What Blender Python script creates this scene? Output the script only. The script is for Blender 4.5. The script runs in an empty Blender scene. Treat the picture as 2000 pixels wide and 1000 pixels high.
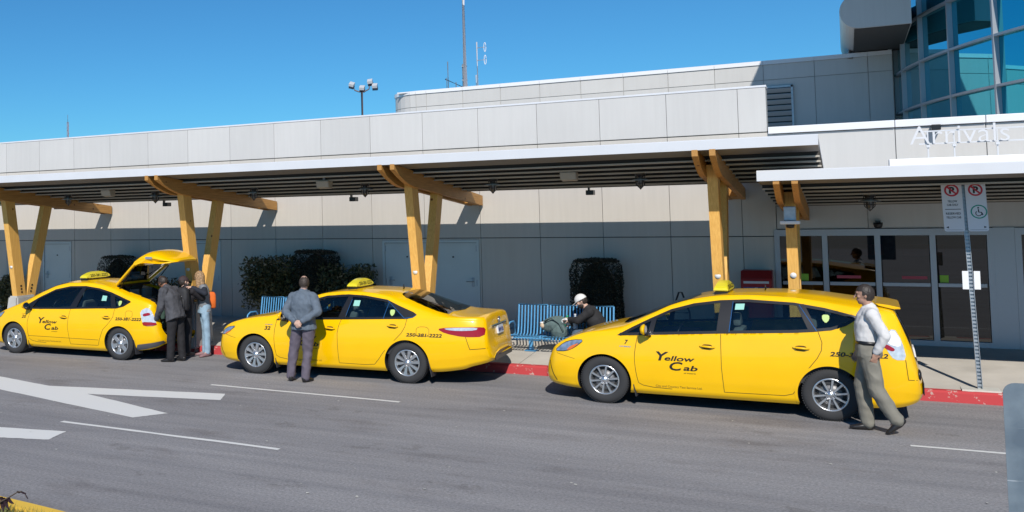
import bpy, bmesh, math, random
from mathutils import Vector, Matrix, noise
from math import radians as R, sin, cos, pi, sqrt, atan2

SC = bpy.context.scene
# ------------------------------------------------------------------ camera
CAMH = 2.711
def setup_camera():
    f, cx, cy = 1887.63, 581.3, 333.75
    yaw, pitch, roll = 0.51582, 0.04586, 0.0195
    P = YAW_PITCH = (yaw, pitch)
    c, s = cos(yaw), sin(yaw); cp, sp = cos(pitch), sin(pitch); cr, sr = cos(roll), sin(roll)
    right = Vector((c, s, 0)); fw0 = Vector((-s, c, 0)); zz = Vector((0, 0, 1))
    fwd = fw0 * cp + zz * sp; up = fw0 * -sp + zz * cp
    r2 = right * cr - up * sr; u2 = right * sr + up * cr
    cam = bpy.data.cameras.new('camera'); o = bpy.data.objects.new('camera', cam)
    SC.collection.objects.link(o)
    m = Matrix((r2, u2, -fwd)).transposed().to_4x4(); m.translation = Vector((0, 0, CAMH))
    o.matrix_world = m
    cam.sensor_width = 36; cam.sensor_fit = 'HORIZONTAL'; cam.lens = f / 2000 * 36
    cam.shift_x = (1000 - cx) / 2000; cam.shift_y = -(500 - cy) / 2000
    cam.clip_start = 0.05; cam.clip_end = 5000
    SC.camera = o
setup_camera()
# ------------------------------------------------------------------ sky + sun
SUND = Vector((-0.39, 1.0, -0.875)).normalized()
def setup_light():
    w = bpy.data.worlds.new("World"); SC.world = w; w.use_nodes = True
    nt = w.node_tree; bg = nt.nodes['Background']
    sky = nt.nodes.new('ShaderNodeTexSky'); sky.sky_type = 'NISHITA'; sky.sun_disc = False
    d = -SUND
    sky.sun_elevation = math.asin(d.z); sky.sun_rotation = atan2(d.x, d.y)
    sky.altitude = 0; sky.air_density = 1.0; sky.dust_density = 0; sky.ozone_density = 5
    mx = nt.nodes.new('ShaderNodeMix'); mx.data_type = 'RGBA'; mx.blend_type = 'MULTIPLY'; mx.inputs[0].default_value = 1; mx.inputs[7].default_value = (0.39, 0.93, 1.20, 1)
    nt.links.new(sky.outputs[0], mx.inputs[6]); nt.links.new(mx.outputs[2], bg.inputs[0]); bg.inputs[1].default_value = 0.083
    l = bpy.data.lights.new('sun', 'SUN'); l.energy = 4.3; l.angle = R(0.53); l.color = (1, 0.95, 0.87)
    o = bpy.data.objects.new('sun', l); SC.collection.objects.link(o)
    o.rotation_euler = SUND.to_track_quat('-Z', 'Y').to_euler(); o.location = (10, -20, 30)
setup_light()
SC.view_settings.view_transform = 'Standard'; SC.view_settings.look = 'None'
SC.view_settings.exposure = 0.0; SC.view_settings.gamma = 1
SC.render.engine = 'CYCLES'
SC.cycles.max_bounces = 8; SC.cycles.diffuse_bounces = 1; SC.cycles.transparent_max_bounces = 12

random.seed(7)
# ------------------------------------------------------------------ helpers
def link(o): SC.collection.objects.link(o); return o
def tag(o, label=None, cat=None, group=None, kind=None):
    if label: o['label'] = label
    if cat: o['category'] = cat
    if group: o['group'] = group
    if kind: o['kind'] = kind
    return o
def thing(name, label, cat, loc=(0, 0, 0), rz=0, group=None):
    o = bpy.data.objects.new(name, None); o.empty_display_size = 0.2; link(o)
    o.location = loc; o.rotation_euler = (0, 0, rz)
    return tag(o, label, cat, group)
def obj(name, bm, mats, parent=None, smooth=False, label=None):
    me = bpy.data.meshes.new(name); bm.to_mesh(me); bm.free()
    if not isinstance(mats, (list, tuple)): mats = [mats]
    for m in mats: me.materials.append(m)
    if smooth:
        for p in me.polygons: p.use_smooth = True
    o = bpy.data.objects.new(name, me); link(o)
    if parent: o.parent = parent
    if label: o['label'] = label
    return o
def struct(name, bm, m, smooth=False):
    o = obj(name, bm, m, None, smooth); o['kind'] = 'structure'; return o
def box(bm, lo, hi, mi=0, bev=0):
    x0, y0, z0 = lo; x1, y1, z1 = hi
    v = [bm.verts.new(p) for p in ((x0,y0,z0),(x1,y0,z0),(x1,y1,z0),(x0,y1,z0),(x0,y0,z1),(x1,y0,z1),(x1,y1,z1),(x0,y1,z1))]
    fs = []
    for q in ((0,3,2,1),(4,5,6,7),(0,1,5,4),(1,2,6,5),(2,3,7,6),(3,0,4,7)):
        f = bm.faces.new([v[i] for i in q]); f.material_index = mi; fs.append(f)
    if bev:
        es = list({e for f in fs for e in f.edges})
        r = bmesh.ops.bevel(bm, geom=es, offset=bev, segments=2, affect='EDGES', profile=0.6)
        for f in r['faces']: f.material_index = mi
    return v
def frame_of(d):
    d = d.normalized(); a = Vector((0, 0, 1)) if abs(d.z) < 0.9 else Vector((1, 0, 0))
    x = d.cross(a).normalized(); return x, x.cross(d).normalized()
def tube(bm, pts, rad, n=10, mi=0, cap=True, sq=None):
    """smooth tube through pts; rad number or list"""
    pts = [Vector(p) for p in pts]; rings = []
    k = len(pts); rads = rad if isinstance(rad, (list, tuple)) else [rad] * k
    x = None
    for i, p in enumerate(pts):
        d = (pts[min(i + 1, k - 1)] - pts[max(i - 1, 0)])
        if x is None: x, y = frame_of(d)
        else:
            x = (x - d.normalized() * x.dot(d.normalized())).normalized(); y = d.normalized().cross(x)
        rings.append([bm.verts.new(p + (x * cos(2*pi*j/n) + y * sin(2*pi*j/n)) * rads[i]) for j in range(n)])
    for a, b in zip(rings, rings[1:]):
        for j in range(n):
            f = bm.faces.new((a[j], a[(j+1) % n], b[(j+1) % n], b[j])); f.material_index = mi; f.smooth = True
    if cap:
        for r, fl in ((rings[0], 1), (rings[-1], 0)):
            f = bm.faces.new(r[::-1] if fl else r); f.material_index = mi
def bar(bm, p0, p1, w, h, mi=0, up=(0, 0, 1)):
    """rectangular bar; w sideways, h along up"""
    p0, p1 = Vector(p0), Vector(p1); d = (p1 - p0).normalized(); u = Vector(up)
    s = d.cross(u).normalized(); u = s.cross(d).normalized()
    v = []
    for p in (p0, p1):
        for a, b in ((-1,-1),(1,-1),(1,1),(-1,1)): v.append(bm.verts.new(p + s*a*w/2 + u*b*h/2))
    for q in ((0,1,2,3),(7,6,5,4),(0,4,5,1),(1,5,6,2),(2,6,7,3),(3,7,4,0)):
        bm.faces.new([v[i] for i in q]).material_index = mi
def prism(bm, poly, f, t0, t1, mi=0):
    """poly 2-D points; f(a,b,t)->3-D"""
    n = len(poly); A = [bm.verts.new(f(a, b, t0)) for a, b in poly]; B = [bm.verts.new(f(a, b, t1)) for a, b in poly]
    fs = [bm.faces.new(A), bm.faces.new(B[::-1])]
    for i in range(n): fs.append(bm.faces.new((A[i], B[i], B[(i+1) % n], A[(i+1) % n])))
    for q in fs: q.material_index = mi
    bmesh.ops.recalc_face_normals(bm, faces=fs)
def lathe(bm, prof, n=48, axis='y', mi=0, c=(0, 0, 0)):
    """prof list of (r, h) spun about axis"""
    rings = []
    for r, h in prof:
        ring = []
        for j in range(n):
            a = 2*pi*j/n
            if axis == 'y': p = (c[0] + r*cos(a), c[1] + h, c[2] + r*sin(a))
            else: p = (c[0] + r*cos(a), c[1] + r*sin(a), c[2] + h)
            ring.append(bm.verts.new(p))
        rings.append(ring)
    for a, b in zip(rings, rings[1:]):
        for j in range(n):
            f = bm.faces.new((a[j], a[(j+1) % n], b[(j+1) % n], b[j])); f.smooth = True; f.material_index = mi
    return rings
# ------------------------------------------------------------------ materials
MATS = {}
def mat(name, col, rough=0.6, metal=0.0, coat=0.0, var=0.0, vs=3.0, bump=0.0, bs=40.0, spec=0.5, stretch=(1, 1, 1), emit=None, col2=None, coords='Object'):
    if name in MATS: return MATS[name]
    m = bpy.data.materials.new(name); m.use_nodes = True; nt = m.node_tree; b = nt.nodes['Principled BSDF']
    b.inputs['Base Color'].default_value = (*col, 1); b.inputs['Roughness'].default_value = rough
    b.inputs['Metallic'].default_value = metal; b.inputs['Coat Weight'].default_value = coat
    b.inputs['Coat Roughness'].default_value = 0.04; b.inputs['Specular IOR Level'].default_value = spec
    if emit: b.inputs['Emission Color'].default_value = (*emit[:3], 1); b.inputs['Emission Strength'].default_value = emit[3]
    if var or bump:
        tc = nt.nodes.new('ShaderNodeTexCoord'); mp = nt.nodes.new('ShaderNodeMapping'); mp.inputs['Scale'].default_value = stretch
        nt.links.new(tc.outputs[coords], mp.inputs[0])
    if var:
        n1 = nt.nodes.new('ShaderNodeTexNoise'); n1.inputs['Scale'].default_value = vs; n1.inputs['Detail'].default_value = 6
        nt.links.new(mp.outputs[0], n1.inputs[0])
        cr = nt.nodes.new('ShaderNodeValToRGB'); cr.color_ramp.elements[0].position = 0.3; cr.color_ramp.elements[1].position = 0.7
        c2 = col2 or tuple(min(1, x * (1 + var)) for x in col); c1 = tuple(x * (1 - var) for x in col)
        cr.color_ramp.elements[0].color = (*c1, 1); cr.color_ramp.elements[1].color = (*c2, 1)
        nt.links.new(n1.outputs[0], cr.inputs[0]); nt.links.new(cr.outputs[0], b.inputs['Base Color'])
    if bump:
        n2 = nt.nodes.new('ShaderNodeTexNoise'); n2.inputs['Scale'].default_value = bs; n2.inputs['Detail'].default_value = 4
        nt.links.new(mp.outputs[0], n2.inputs[0])
        bp = nt.nodes.new('ShaderNodeBump'); bp.inputs['Strength'].default_value = bump; bp.inputs['Distance'].default_value = 0.01
        nt.links.new(n2.outputs[0], bp.inputs['Height']); nt.links.new(bp.outputs[0], b.inputs['Normal'])
    MATS[name] = m; return m
def glassmat(name, tint, refl=1.0, rough=0.02, fac=0.08):
    m = bpy.data.materials.new(name); m.use_nodes = True; nt = m.node_tree; nt.nodes.clear()
    out = nt.nodes.new('ShaderNodeOutputMaterial'); mx = nt.nodes.new('ShaderNodeMixShader')
    tr = nt.nodes.new('ShaderNodeBsdfTransparent'); tr.inputs[0].default_value = (*tint, 1)
    gl = nt.nodes.new('ShaderNodeBsdfGlossy'); gl.inputs['Roughness'].default_value = rough; gl.inputs[0].default_value = (refl, refl, refl, 1)
    fr = nt.nodes.new('ShaderNodeFresnel'); fr.inputs[0].default_value = 1.5
    mt = nt.nodes.new('ShaderNodeMath'); mt.operation = 'ADD'; mt.inputs[1].default_value = fac - 0.04
    nt.links.new(fr.outputs[0], mt.inputs[0]); nt.links.new(mt.outputs[0], mx.inputs[0])
    nt.links.new(tr.outputs[0], mx.inputs[1]); nt.links.new(gl.outputs[0], mx.inputs[2]); nt.links.new(mx.outputs[0], out.inputs[0])
    return m
M_YEL = mat('taxi_yellow', (0.98, 0.545, 0.000), 0.30, coat=0.8, var=0.03, vs=2, spec=.25)
M_BLK = mat('black_trim', (0.012, 0.012, 0.014), 0.35)
M_GAP = mat('panel_gap', (0.10, 0.055, 0.006), 0.8)
M_TYRE = mat('tyre_rubber', (0.035, 0.035, 0.037), 0.85, bump=0.3, bs=60)
M_RIM = mat('rim_alloy', (0.62, 0.63, 0.65), 0.28, metal=0.85)
M_RIMD = mat('brake_dark', (0.05, 0.05, 0.05), 0.6)
M_CARGLASS = glassmat('car_glass', (0.50, 0.61, 0.61), 0.9, 0.01, 0.07)
M_REARGLASS = glassmat('rear_glass', (0.10, 0.13, 0.12), 0.9, 0.01, 0.10)
M_INT = mat('car_interior', (0.035, 0.037, 0.042), 0.8)
M_INT2 = mat('seat_fabric', (0.22, 0.23, 0.23), 0.9)
M_RED = mat('tail_red', (0.33, 0.003, 0.010), 0.2, coat=.5)
M_LENS = mat('clear_lens', (0.66, 0.68, 0.72), 0.15, metal=0.25, coat=1, var=0.16, vs=22)
M_LENSB = mat('headlamp_lens', (0.28, 0.36, 0.48), 0.12, metal=0.3, coat=1, var=0.4, vs=12)
M_ORG = mat('amber_lens', (0.75, 0.17, 0.02), 0.2, coat=1)
M_TXT = mat('decal_black', (0.012, 0.01, 0.01), 0.5)
M_TXTB = mat('decal_brown', (0.30, 0.16, 0.02), 0.5)
M_CHROME = mat('chrome', (0.75, 0.77, 0.8), 0.12, metal=1)
M_WOOD = None
def woodmat(ca=(0.68, 0.345, 0.07), cb=(0.93, 0.55, 0.15), nm='glulam', st=(26, 26, 1.3)):
    m = bpy.data.materials.new(nm); m.use_nodes = True; nt = m.node_tree; b = nt.nodes['Principled BSDF']
    tc = nt.nodes.new('ShaderNodeTexCoord'); mp = nt.nodes.new('ShaderNodeMapping'); mp.inputs['Scale'].default_value = st
    n1 = nt.nodes.new('ShaderNodeTexNoise'); n1.inputs['Scale'].default_value = 2.2; n1.inputs['Detail'].default_value = 8; n1.inputs['Roughness'].default_value = 0.65
    cr = nt.nodes.new('ShaderNodeValToRGB'); e = cr.color_ramp.elements
    e[0].position = 0.28; e[0].color = (*ca, 1); e[1].position = 0.72; e[1].color = (*cb, 1)
    vo = nt.nodes.new('ShaderNodeTexVoronoi'); vo.inputs['Scale'].default_value = 3.1
    cr2 = nt.nodes.new('ShaderNodeValToRGB'); cr2.color_ramp.elements[0].position = 0.05; cr2.color_ramp.elements[0].color = (0.22, 0.09, 0.03, 1)
    cr2.color_ramp.elements[1].position = 0.09; cr2.color_ramp.elements[1].color = (1, 1, 1, 1)
    mx = nt.nodes.new('ShaderNodeMix'); mx.data_type = 'RGBA'; mx.blend_type = 'MULTIPLY'; mx.inputs[0].default_value = 1
    nt.links.new(tc.outputs['Object'], mp.inputs[0]); nt.links.new(mp.outputs[0], n1.inputs[0]); nt.links.new(n1.outputs[0], cr.inputs[0])
    nt.links.new(tc.outputs['Object'], vo.inputs[0]); nt.links.new(vo.outputs['Distance'], cr2.inputs[0])
    nt.links.new(cr.outputs[0], mx.inputs[6]); nt.links.new(cr2.outputs[0], mx.inputs[7]); nt.links.new(mx.outputs[2], b.inputs['Base Color'])
    b.inputs['Roughness'].default_value = 0.55
    return m
M_WOOD = woodmat(); M_BEAM_SHADE = woodmat((0.36, 0.165, 0.035), (0.60, 0.31, 0.085), 'glulam_shaded', (26, 1.3, 26))  # beams are the same timber, with the canopy shade put into a darker brown
def panelmat(name, col, streak=.030):
    m = bpy.data.materials.new(name); m.use_nodes = True; nt = m.node_tree; b = nt.nodes['Principled BSDF']; N = nt.nodes.new; L = nt.links.new
    b.inputs['Roughness'].default_value = .42; b.inputs['Specular IOR Level'].default_value = .4
    g = N('ShaderNodeNewGeometry'); mr = N('ShaderNodeMapRange'); mr.inputs[3].default_value = .955; mr.inputs[4].default_value = 1.03; L(g.outputs['Random Per Island'], mr.inputs[0])
    tc = N('ShaderNodeTexCoord'); mp = N('ShaderNodeMapping'); mp.inputs['Scale'].default_value = (7, 7, .45); L(tc.outputs['Object'], mp.inputs[0])
    n = N('ShaderNodeTexNoise'); n.inputs['Scale'].default_value = 1.6; n.inputs['Detail'].default_value = 6; n.inputs['Roughness'].default_value = .6; L(mp.outputs[0], n.inputs[0])
    m2 = N('ShaderNodeMapRange'); m2.inputs[1].default_value = .38; m2.inputs[2].default_value = .62; m2.inputs[3].default_value = 1 - streak; m2.inputs[4].default_value = 1.01; L(n.outputs[0], m2.inputs[0])
    n3 = N('ShaderNodeTexNoise'); n3.inputs['Scale'].default_value = .5; n3.inputs['Detail'].default_value = 3; L(tc.outputs['Object'], n3.inputs[0])
    m3 = N('ShaderNodeMapRange'); m3.inputs[1].default_value = .35; m3.inputs[2].default_value = .65; m3.inputs[3].default_value = .97; m3.inputs[4].default_value = 1.02; L(n3.outputs[0], m3.inputs[0])
    a = N('ShaderNodeMath'); a.operation = 'MULTIPLY'; L(mr.outputs[0], a.inputs[0]); L(m2.outputs[0], a.inputs[1])
    a2 = N('ShaderNodeMath'); a2.operation = 'MULTIPLY'; L(a.outputs[0], a2.inputs[0]); L(m3.outputs[0], a2.inputs[1])
    v = N('ShaderNodeVectorMath'); v.operation = 'SCALE'; v.inputs[0].default_value = col; L(a2.outputs[0], v.inputs['Scale']); L(v.outputs[0], b.inputs['Base Color'])
    return m
M_PANEL = panelmat('wall_panel', (0.59, 0.548, 0.495))
M_PANEL2 = panelmat('parapet_panel', (0.585, 0.57, 0.55), .025)
M_BACK = mat('joint_dark', (0.10, 0.10, 0.10), 0.8)
M_JLIGHT = mat('joint_grey', (0.40, 0.395, 0.38), 0.8)
M_WHITE = mat('coping_white', (0.78, 0.78, 0.80), 0.35)
M_FASC = mat('canopy_fascia', (0.66, 0.67, 0.70), 0.35, var=0.03, vs=2)
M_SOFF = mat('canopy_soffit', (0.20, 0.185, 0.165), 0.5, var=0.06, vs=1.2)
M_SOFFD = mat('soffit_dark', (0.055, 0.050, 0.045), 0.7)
M_DOOR = mat('door_paint', (0.60, 0.66, 0.66), 0.45, var=0.04, vs=2)
M_ALU = mat('aluminium_frame', (0.42, 0.44, 0.48), 0.38, metal=0.3)
M_CONC = mat('cast_concrete', (0.46, 0.45, 0.43), 0.8, var=0.1, vs=3, bump=0.2, bs=60)
M_STEEL = mat('galvanised', (0.42, 0.46, 0.50), 0.45, metal=0.6, var=0.12, vs=12)

# ------------------------------------------------------------------ ground
WY = 19.04      # wall plane
CY = 15.88      # kerb line
def slope(y): return 0.14 + (y - CY) * 0.072   # pavement rises to the wall
def asphalt():
    m = bpy.data.materials.new('asphalt'); m.use_nodes = True; nt = m.node_tree; b = nt.nodes['Principled BSDF']
    N = nt.nodes.new; L = nt.links.new
    tc = N('ShaderNodeTexCoord')
    def ns(scale, det=6, st=(1, 1, 1), rough=0.6):
        mp = N('ShaderNodeMapping'); mp.inputs['Scale'].default_value = st; L(tc.outputs['Object'], mp.inputs[0])
        n = N('ShaderNodeTexNoise'); n.inputs['Scale'].default_value = scale; n.inputs['Detail'].default_value = det; n.inputs['Roughness'].default_value = rough
        L(mp.outputs[0], n.inputs[0]); return n
    def ramp(n, a, b_, c1, c2):
        r = N('ShaderNodeValToRGB'); r.color_ramp.elements[0].position = a; r.color_ramp.elements[1].position = b_
        r.color_ramp.elements[0].color = (*c1, 1); r.color_ramp.elements[1].color = (*c2, 1); L(n.outputs[0], r.inputs[0]); return r
    def mul(a, b_, f=1.0):
        x = N('ShaderNodeMix'); x.data_type = 'RGBA'; x.blend_type = 'MULTIPLY'; x.inputs[0].default_value = f
        L(a.outputs[0] if a.type != 'MIX' else a.outputs[2], x.inputs[6]); L(b_.outputs[0], x.inputs[7]); return x
    base = ramp(ns(0.5, 5, (0.35, 1.2, 1)), 0.3, 0.7, (0.222, 0.217, 0.223), (0.290, 0.285, 0.290))
    grain = ramp(ns(34, 7, rough=0.8), 0.34, 0.66, (0.60, 0.60, 0.61), (1.38, 1.36, 1.34))
    streak = ramp(ns(1.6, 5, (0.10, 2.2, 1)), 0.32, 0.62, (0.86, 0.86, 0.87), (1.08, 1.07, 1.06))
    stain = ramp(ns(1.1, 8, (0.6, 1.3, 1)), 0.30, 0.44, (0.78, 0.76, 0.75), (1, 1, 1))
    oil = ramp(ns(0.9, 9, (0.8, 1.0, 1), .75), 0.37, 0.40, (0.80, 0.79, 0.78), (1, 1, 1))
    x = mul(mul(mul(mul(base, grain), streak), stain), oil)
    L(x.outputs[2], b.inputs['Base Color']); b.inputs['Roughness'].default_value = 0.85
    bp = N('ShaderNodeBump'); bp.inputs['Strength'].default_value = 0.5; bp.inputs['Distance'].default_value = 0.006
    L(ns(90, 3).outputs[0], bp.inputs['Height']); L(bp.outputs[0], b.inputs['Normal'])
    return m
M_ASPH = asphalt()
M_SIDE = mat('pavement_concrete', (0.57, 0.53, 0.47), 0.85, var=0.13, vs=1.6, bump=0.25, bs=50, stretch=(1, 1, 1))
def kerbmat(name, red, con, thr):
    m = bpy.data.materials.new(name); m.use_nodes = True; nt = m.node_tree; b = nt.nodes['Principled BSDF']
    tc = nt.nodes.new('ShaderNodeTexCoord'); n = nt.nodes.new('ShaderNodeTexNoise'); n.inputs['Scale'].default_value = 7; n.inputs['Detail'].default_value = 9; n.inputs['Roughness'].default_value = 0.7
    cr = nt.nodes.new('ShaderNodeValToRGB'); cr.color_ramp.elements[0].position = thr; cr.color_ramp.elements[1].position = thr + 0.03
    cr.color_ramp.elements[0].color = (*con, 1); cr.color_ramp.elements[1].color = (*red, 1)
    nt.links.new(tc.outputs['Object'], n.inputs[0]); nt.links.new(n.outputs[0], cr.inputs[0]); nt.links.new(cr.outputs[0], b.inputs['Base Color']); b.inputs['Roughness'].default_value = 0.75
    return m
M_KRED = kerbmat('kerb_red_paint', (0.52, 0.050, 0.055), (0.55, 0.36, 0.32), 0.40)
M_KYEL = kerbmat('kerb_yellow_paint', (0.80, 0.50, 0.06), (0.50, 0.43, 0.33), 0.34)
M_MARK = kerbmat('road_paint', (0.72, 0.71, 0.68), (0.36, 0.35, 0.34), 0.30)

bm = bmesh.new()
for i in range(-1, 1):
    pass
box(bm, (-600, -300, -0.5), (600, 900, -0.06)); struct('ground', bm, mat('far_ground', (0.20, 0.19, 0.16), 0.9, var=0.1, vs=0.1))
bm = bmesh.new(); box(bm, (-140, -30, -0.3), (140, CY, 0)); struct('road', bm, M_ASPH)
# pavement (sloped sheet with slab joints as small grooves)
bm = bmesh.new()
xs = [-140, -60] + [-36.0 + 1.83 * i for i in range(28)] + [40, 140]
for a, b_ in zip(xs, xs[1:]):
    for (y0, y1) in ((CY + 0.16, 17.55), (17.55, WY + 0.2)):
        g = 0.006
        v = [bm.verts.new(p) for p in ((a+g, y0+g, slope(y0)), (b_-g, y0+g, slope(y0)), (b_-g, y1-g, slope(y1)), (a+g, y1-g, slope(y1)))]
        bm.faces.new(v)
r = bmesh.ops.extrude_face_region(bm, geom=bm.faces[:])
bmesh.ops.translate(bm, verts=[e for e in r['geom'] if isinstance(e, bmesh.types.BMVert)], vec=(0, 0, -0.05))
bmesh.ops.recalc_face_normals(bm, faces=bm.faces)
struct('pavement', bm, M_SIDE)
bm = bmesh.new()
v = [bm.verts.new(p) for p in ((-140, CY+0.1, slope(CY+0.1)-0.02), (140, CY+0.1, slope(CY+0.1)-0.02), (140, WY+0.3, slope(WY+0.3)-0.02), (-140, WY+0.3, slope(WY+0.3)-0.02))]
bm.faces.new(v); struct('pavement_base', bm, M_CONC)
def kerb(x0, x1, m):
    bm = bmesh.new()
    prism(bm, [(CY, -0.05), (CY + 0.165, -0.05), (CY + 0.165, 0.15), (CY + 0.035, 0.15), (CY + 0.008, 0.125)], lambda a, b, t: (t, a, b), x0, x1)
    struct('kerb', bm, m)
for i in range(-14, 8):
    x0 = i * 2.44 + 0.5
    kerb(x0 + 0.004, x0 + 2.436, M_KRED)
kerb(-140, -14 * 2.44 + 0.5, M_KRED); kerb(8 * 2.44 + 0.5, 140, M_KRED)
# gutter strip of lighter worn asphalt is part of the road; painted markings
def marking(pts):
    bm = bmesh.new(); v = [bm.verts.new((x, y, 0.004)) for x, y in pts]; f = bm.faces.new(v)
    if f.normal.z < 0: f.normal_flip()
    r = bmesh.ops.subdivide_edges(bm, edges=bm.edges[:], cuts=10)
    for v in bm.verts:
        v.co.x += random.uniform(-.006, .006); v.co.y += random.uniform(-.008, .008)
    struct('road_marking', bm, M_MARK)
for (x0, y0, x1, y1, w) in ((-9.05, 12.99, -5.70, 12.89, .075), (.51, 12.88, 3.6, 12.9, .075), (-9.30, 9.83, -5.84, 9.74, .075)):
    marking([(x0, y0-w/2), (x1, y1-w/2), (x1, y1+w/2), (x0, y0+w/2)])
marking([(-12.95, 12.19), (-11.45, 11.84), (-8.38, 12.41), (-8.17, 11.96), (-10.38, 11.535), (-8.30, 10.86), (-8.57, 10.43), (-11.97, 11.26), (-15.5, 11.45), (-15.7, 11.95)])
marking([(-11.5, 8.9), (-8.81, 9.40), (-8.69, 8.95), (-9.34, 8.78), (-11.5, 8.35)])
# litter specks on the asphalt
bm = bmesh.new()
for _ in range(70):
    x = random.uniform(-12, 2.5); y = random.uniform(6.5, 15.4); s = random.uniform(.006, .022)
    a = random.uniform(0, pi)
    vs = [bm.verts.new((x + s*cos(a + k*pi/2)*random.uniform(.6, 1.3), y + s*sin(a + k*pi/2)*random.uniform(.6, 1.3), 0.005 + random.uniform(0, .006))) for k in range(4)]
    bm.faces.new(vs)
tag(obj('litter', bm, mat('litter_white', (0.6, 0.58, 0.52), 0.8)), kind='stuff')['label'] = 'small pale bits of litter scattered on the asphalt'
# near verge: yellow kerb and grass at lower left
def near_verge():
    pts = []   # arc passing (-6.74,6.51) (-6.11,6.40), falling towards the camera on the right
    for i in range(26):
        x = -9.0 + i * 0.22; pts.append((x, 6.62 - 0.030 * (x + 8.6) ** 2 + 0.02 * (x + 8.6)))
    bm = bmesh.new()
    for (a0, z0), (a1, z1) in (((0, 0.0), (0, 0.13)), ((0, 0.13), (-0.02, 0.15)), ((-0.02, 0.15), (-0.16, 0.15)), ((-0.16, 0.15), (-0.17, 0.08))):
        pa = [bm.verts.new((x, y + a0, z0)) for x, y in pts]; pb = [bm.verts.new((x, y + a1, z1)) for x, y in pts]
        for i in range(len(pts) - 1): bm.faces.new((pa[i], pa[i+1], pb[i+1], pb[i]))
    struct('yellow_kerb', bm, M_KYEL)
    bm = bmesh.new()
    pa = [bm.verts.new((x, y - 0.165, 0.10)) for x, y in pts]; pb = [bm.verts.new((x, 2.0, 0.10)) for x, y in pts]
    for i in range(len(pts) - 1): bm.faces.new((pb[i], pb[i+1], pa[i+1], pa[i]))
    struct('verge', bm, mat('soil', (0.10, 0.075, 0.045), 0.95, var=0.3, vs=6))
    bm = bmesh.new()
    for _ in range(5200):
        x = random.uniform(-8.4, -5.0); yk = 6.62 - 0.030 * (x + 8.6) ** 2 + 0.02 * (x + 8.6)
        y = yk - 0.17 - random.random() ** 1.5 * 1.6
        h = random.uniform(.04, .11); a = random.uniform(0, 2*pi); w = .004
        dx, dy = cos(a)*w, sin(a)*w; lx, ly = random.uniform(-.04, .04), random.uniform(-.04, .04)
        v = [bm.verts.new(p) for p in ((x-dx, y-dy, .1), (x+dx, y+dy, .1), (x+lx, y+ly, .1+h))]; bm.faces.new(v)
    tag(obj('grass', bm, mat('grass_blade', (0.16, 0.17, 0.05), 0.8, var=0.5, vs=8)), kind='stuff')['label'] = 'dry short grass behind the yellow kerb'
near_verge()
# ------------------------------------------------------------------ terminal building
S0 = -19.945; PW = 1.22
def seam(n): return S0 + PW * n
X_END = seam(15.38)           # right end of tall parapet
BLD = thing('terminal_building', 'long pale grey panelled airport terminal with a glass drum at its right end', 'building', (0, WY, 0))
def bobj(name, bm, m, smooth=False, label=None):
    o = obj(name, bm, m, None, smooth, label); o.parent = BLD
    for v in o.data.vertices: v.co.y -= WY
    return o
def panels(bm, x_edges, z_edges, y, gap=0.009, th=0.03):
    for x0, x1 in zip(x_edges, x_edges[1:]):
        for z0, z1 in zip(z_edges, z_edges[1:]):
            box(bm, (x0 + gap/2, y + random.uniform(-.0012, .0012), z0 + gap/2), (x1 - gap/2, y + th, z1 - gap/2))
# main wall
doors = [(1, -18.62, -17.62, 1), (2, -13.93, -12.93, 1), (3, -8.73, -6.57, 2)]
xe = [seam(n) for n in range(-9, 16)] + [seam(15.45)]
bm = bmesh.new()
low = []
for x0, x1 in zip(xe, xe[1:]):
    segs = [(x0, x1)]
    for _, d0, d1, _k in doors:
        ns_ = []
        for a, b in segs:
            if d1 <= a or d0 >= b: ns_.append((a, b))
            else:
                if d0 > a + .02: ns_.append((a, d0))
                if d1 < b - .02: ns_.append((d1, b))
        segs = ns_
    for a, b in segs: box(bm, (a + .005, WY, 0.2), (b - .005, WY + .03, 2.166))
for d in doors: box(bm, (d[1] + .002, WY, 2.135), (d[2] - .002, WY + .03, 2.166))
panels(bm, xe, [2.178, 4.022], WY)
bobj('wall', bm, M_PANEL)
bm = bmesh.new(); box(bm, (seam(-9), WY + .031, 0.0), (seam(15.45), WY + .30, 4.03)); bobj('wall_backing', bm, M_BACK)
bm = bmesh.new()
xp = [seam(n) for n in range(-9, 16)] + [X_END]
panels(bm, xp, [4.034, 4.83], WY, 0.008)
bobj('parapet', bm, M_PANEL2)
bm = bmesh.new(); box(bm, (seam(-9), WY + .031, 4.03), (X_END - .004, WY + .34, 4.82)); bobj('parapet_backing', bm, M_JLIGHT)
bm = bmesh.new(); box(bm, (seam(-9), WY - .006, 4.832), (X_END + .01, WY + .36, 4.87), bev=.008); bobj('coping', bm, M_FASC)
# flat roof behind
bm = bmesh.new(); box(bm, (seam(-9), WY + .34, 3.6), (14, 40, 3.98)); bobj('flat_roof', bm, mat('roof_membrane', (0.42, 0.42, 0.41), 0.8))
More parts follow.
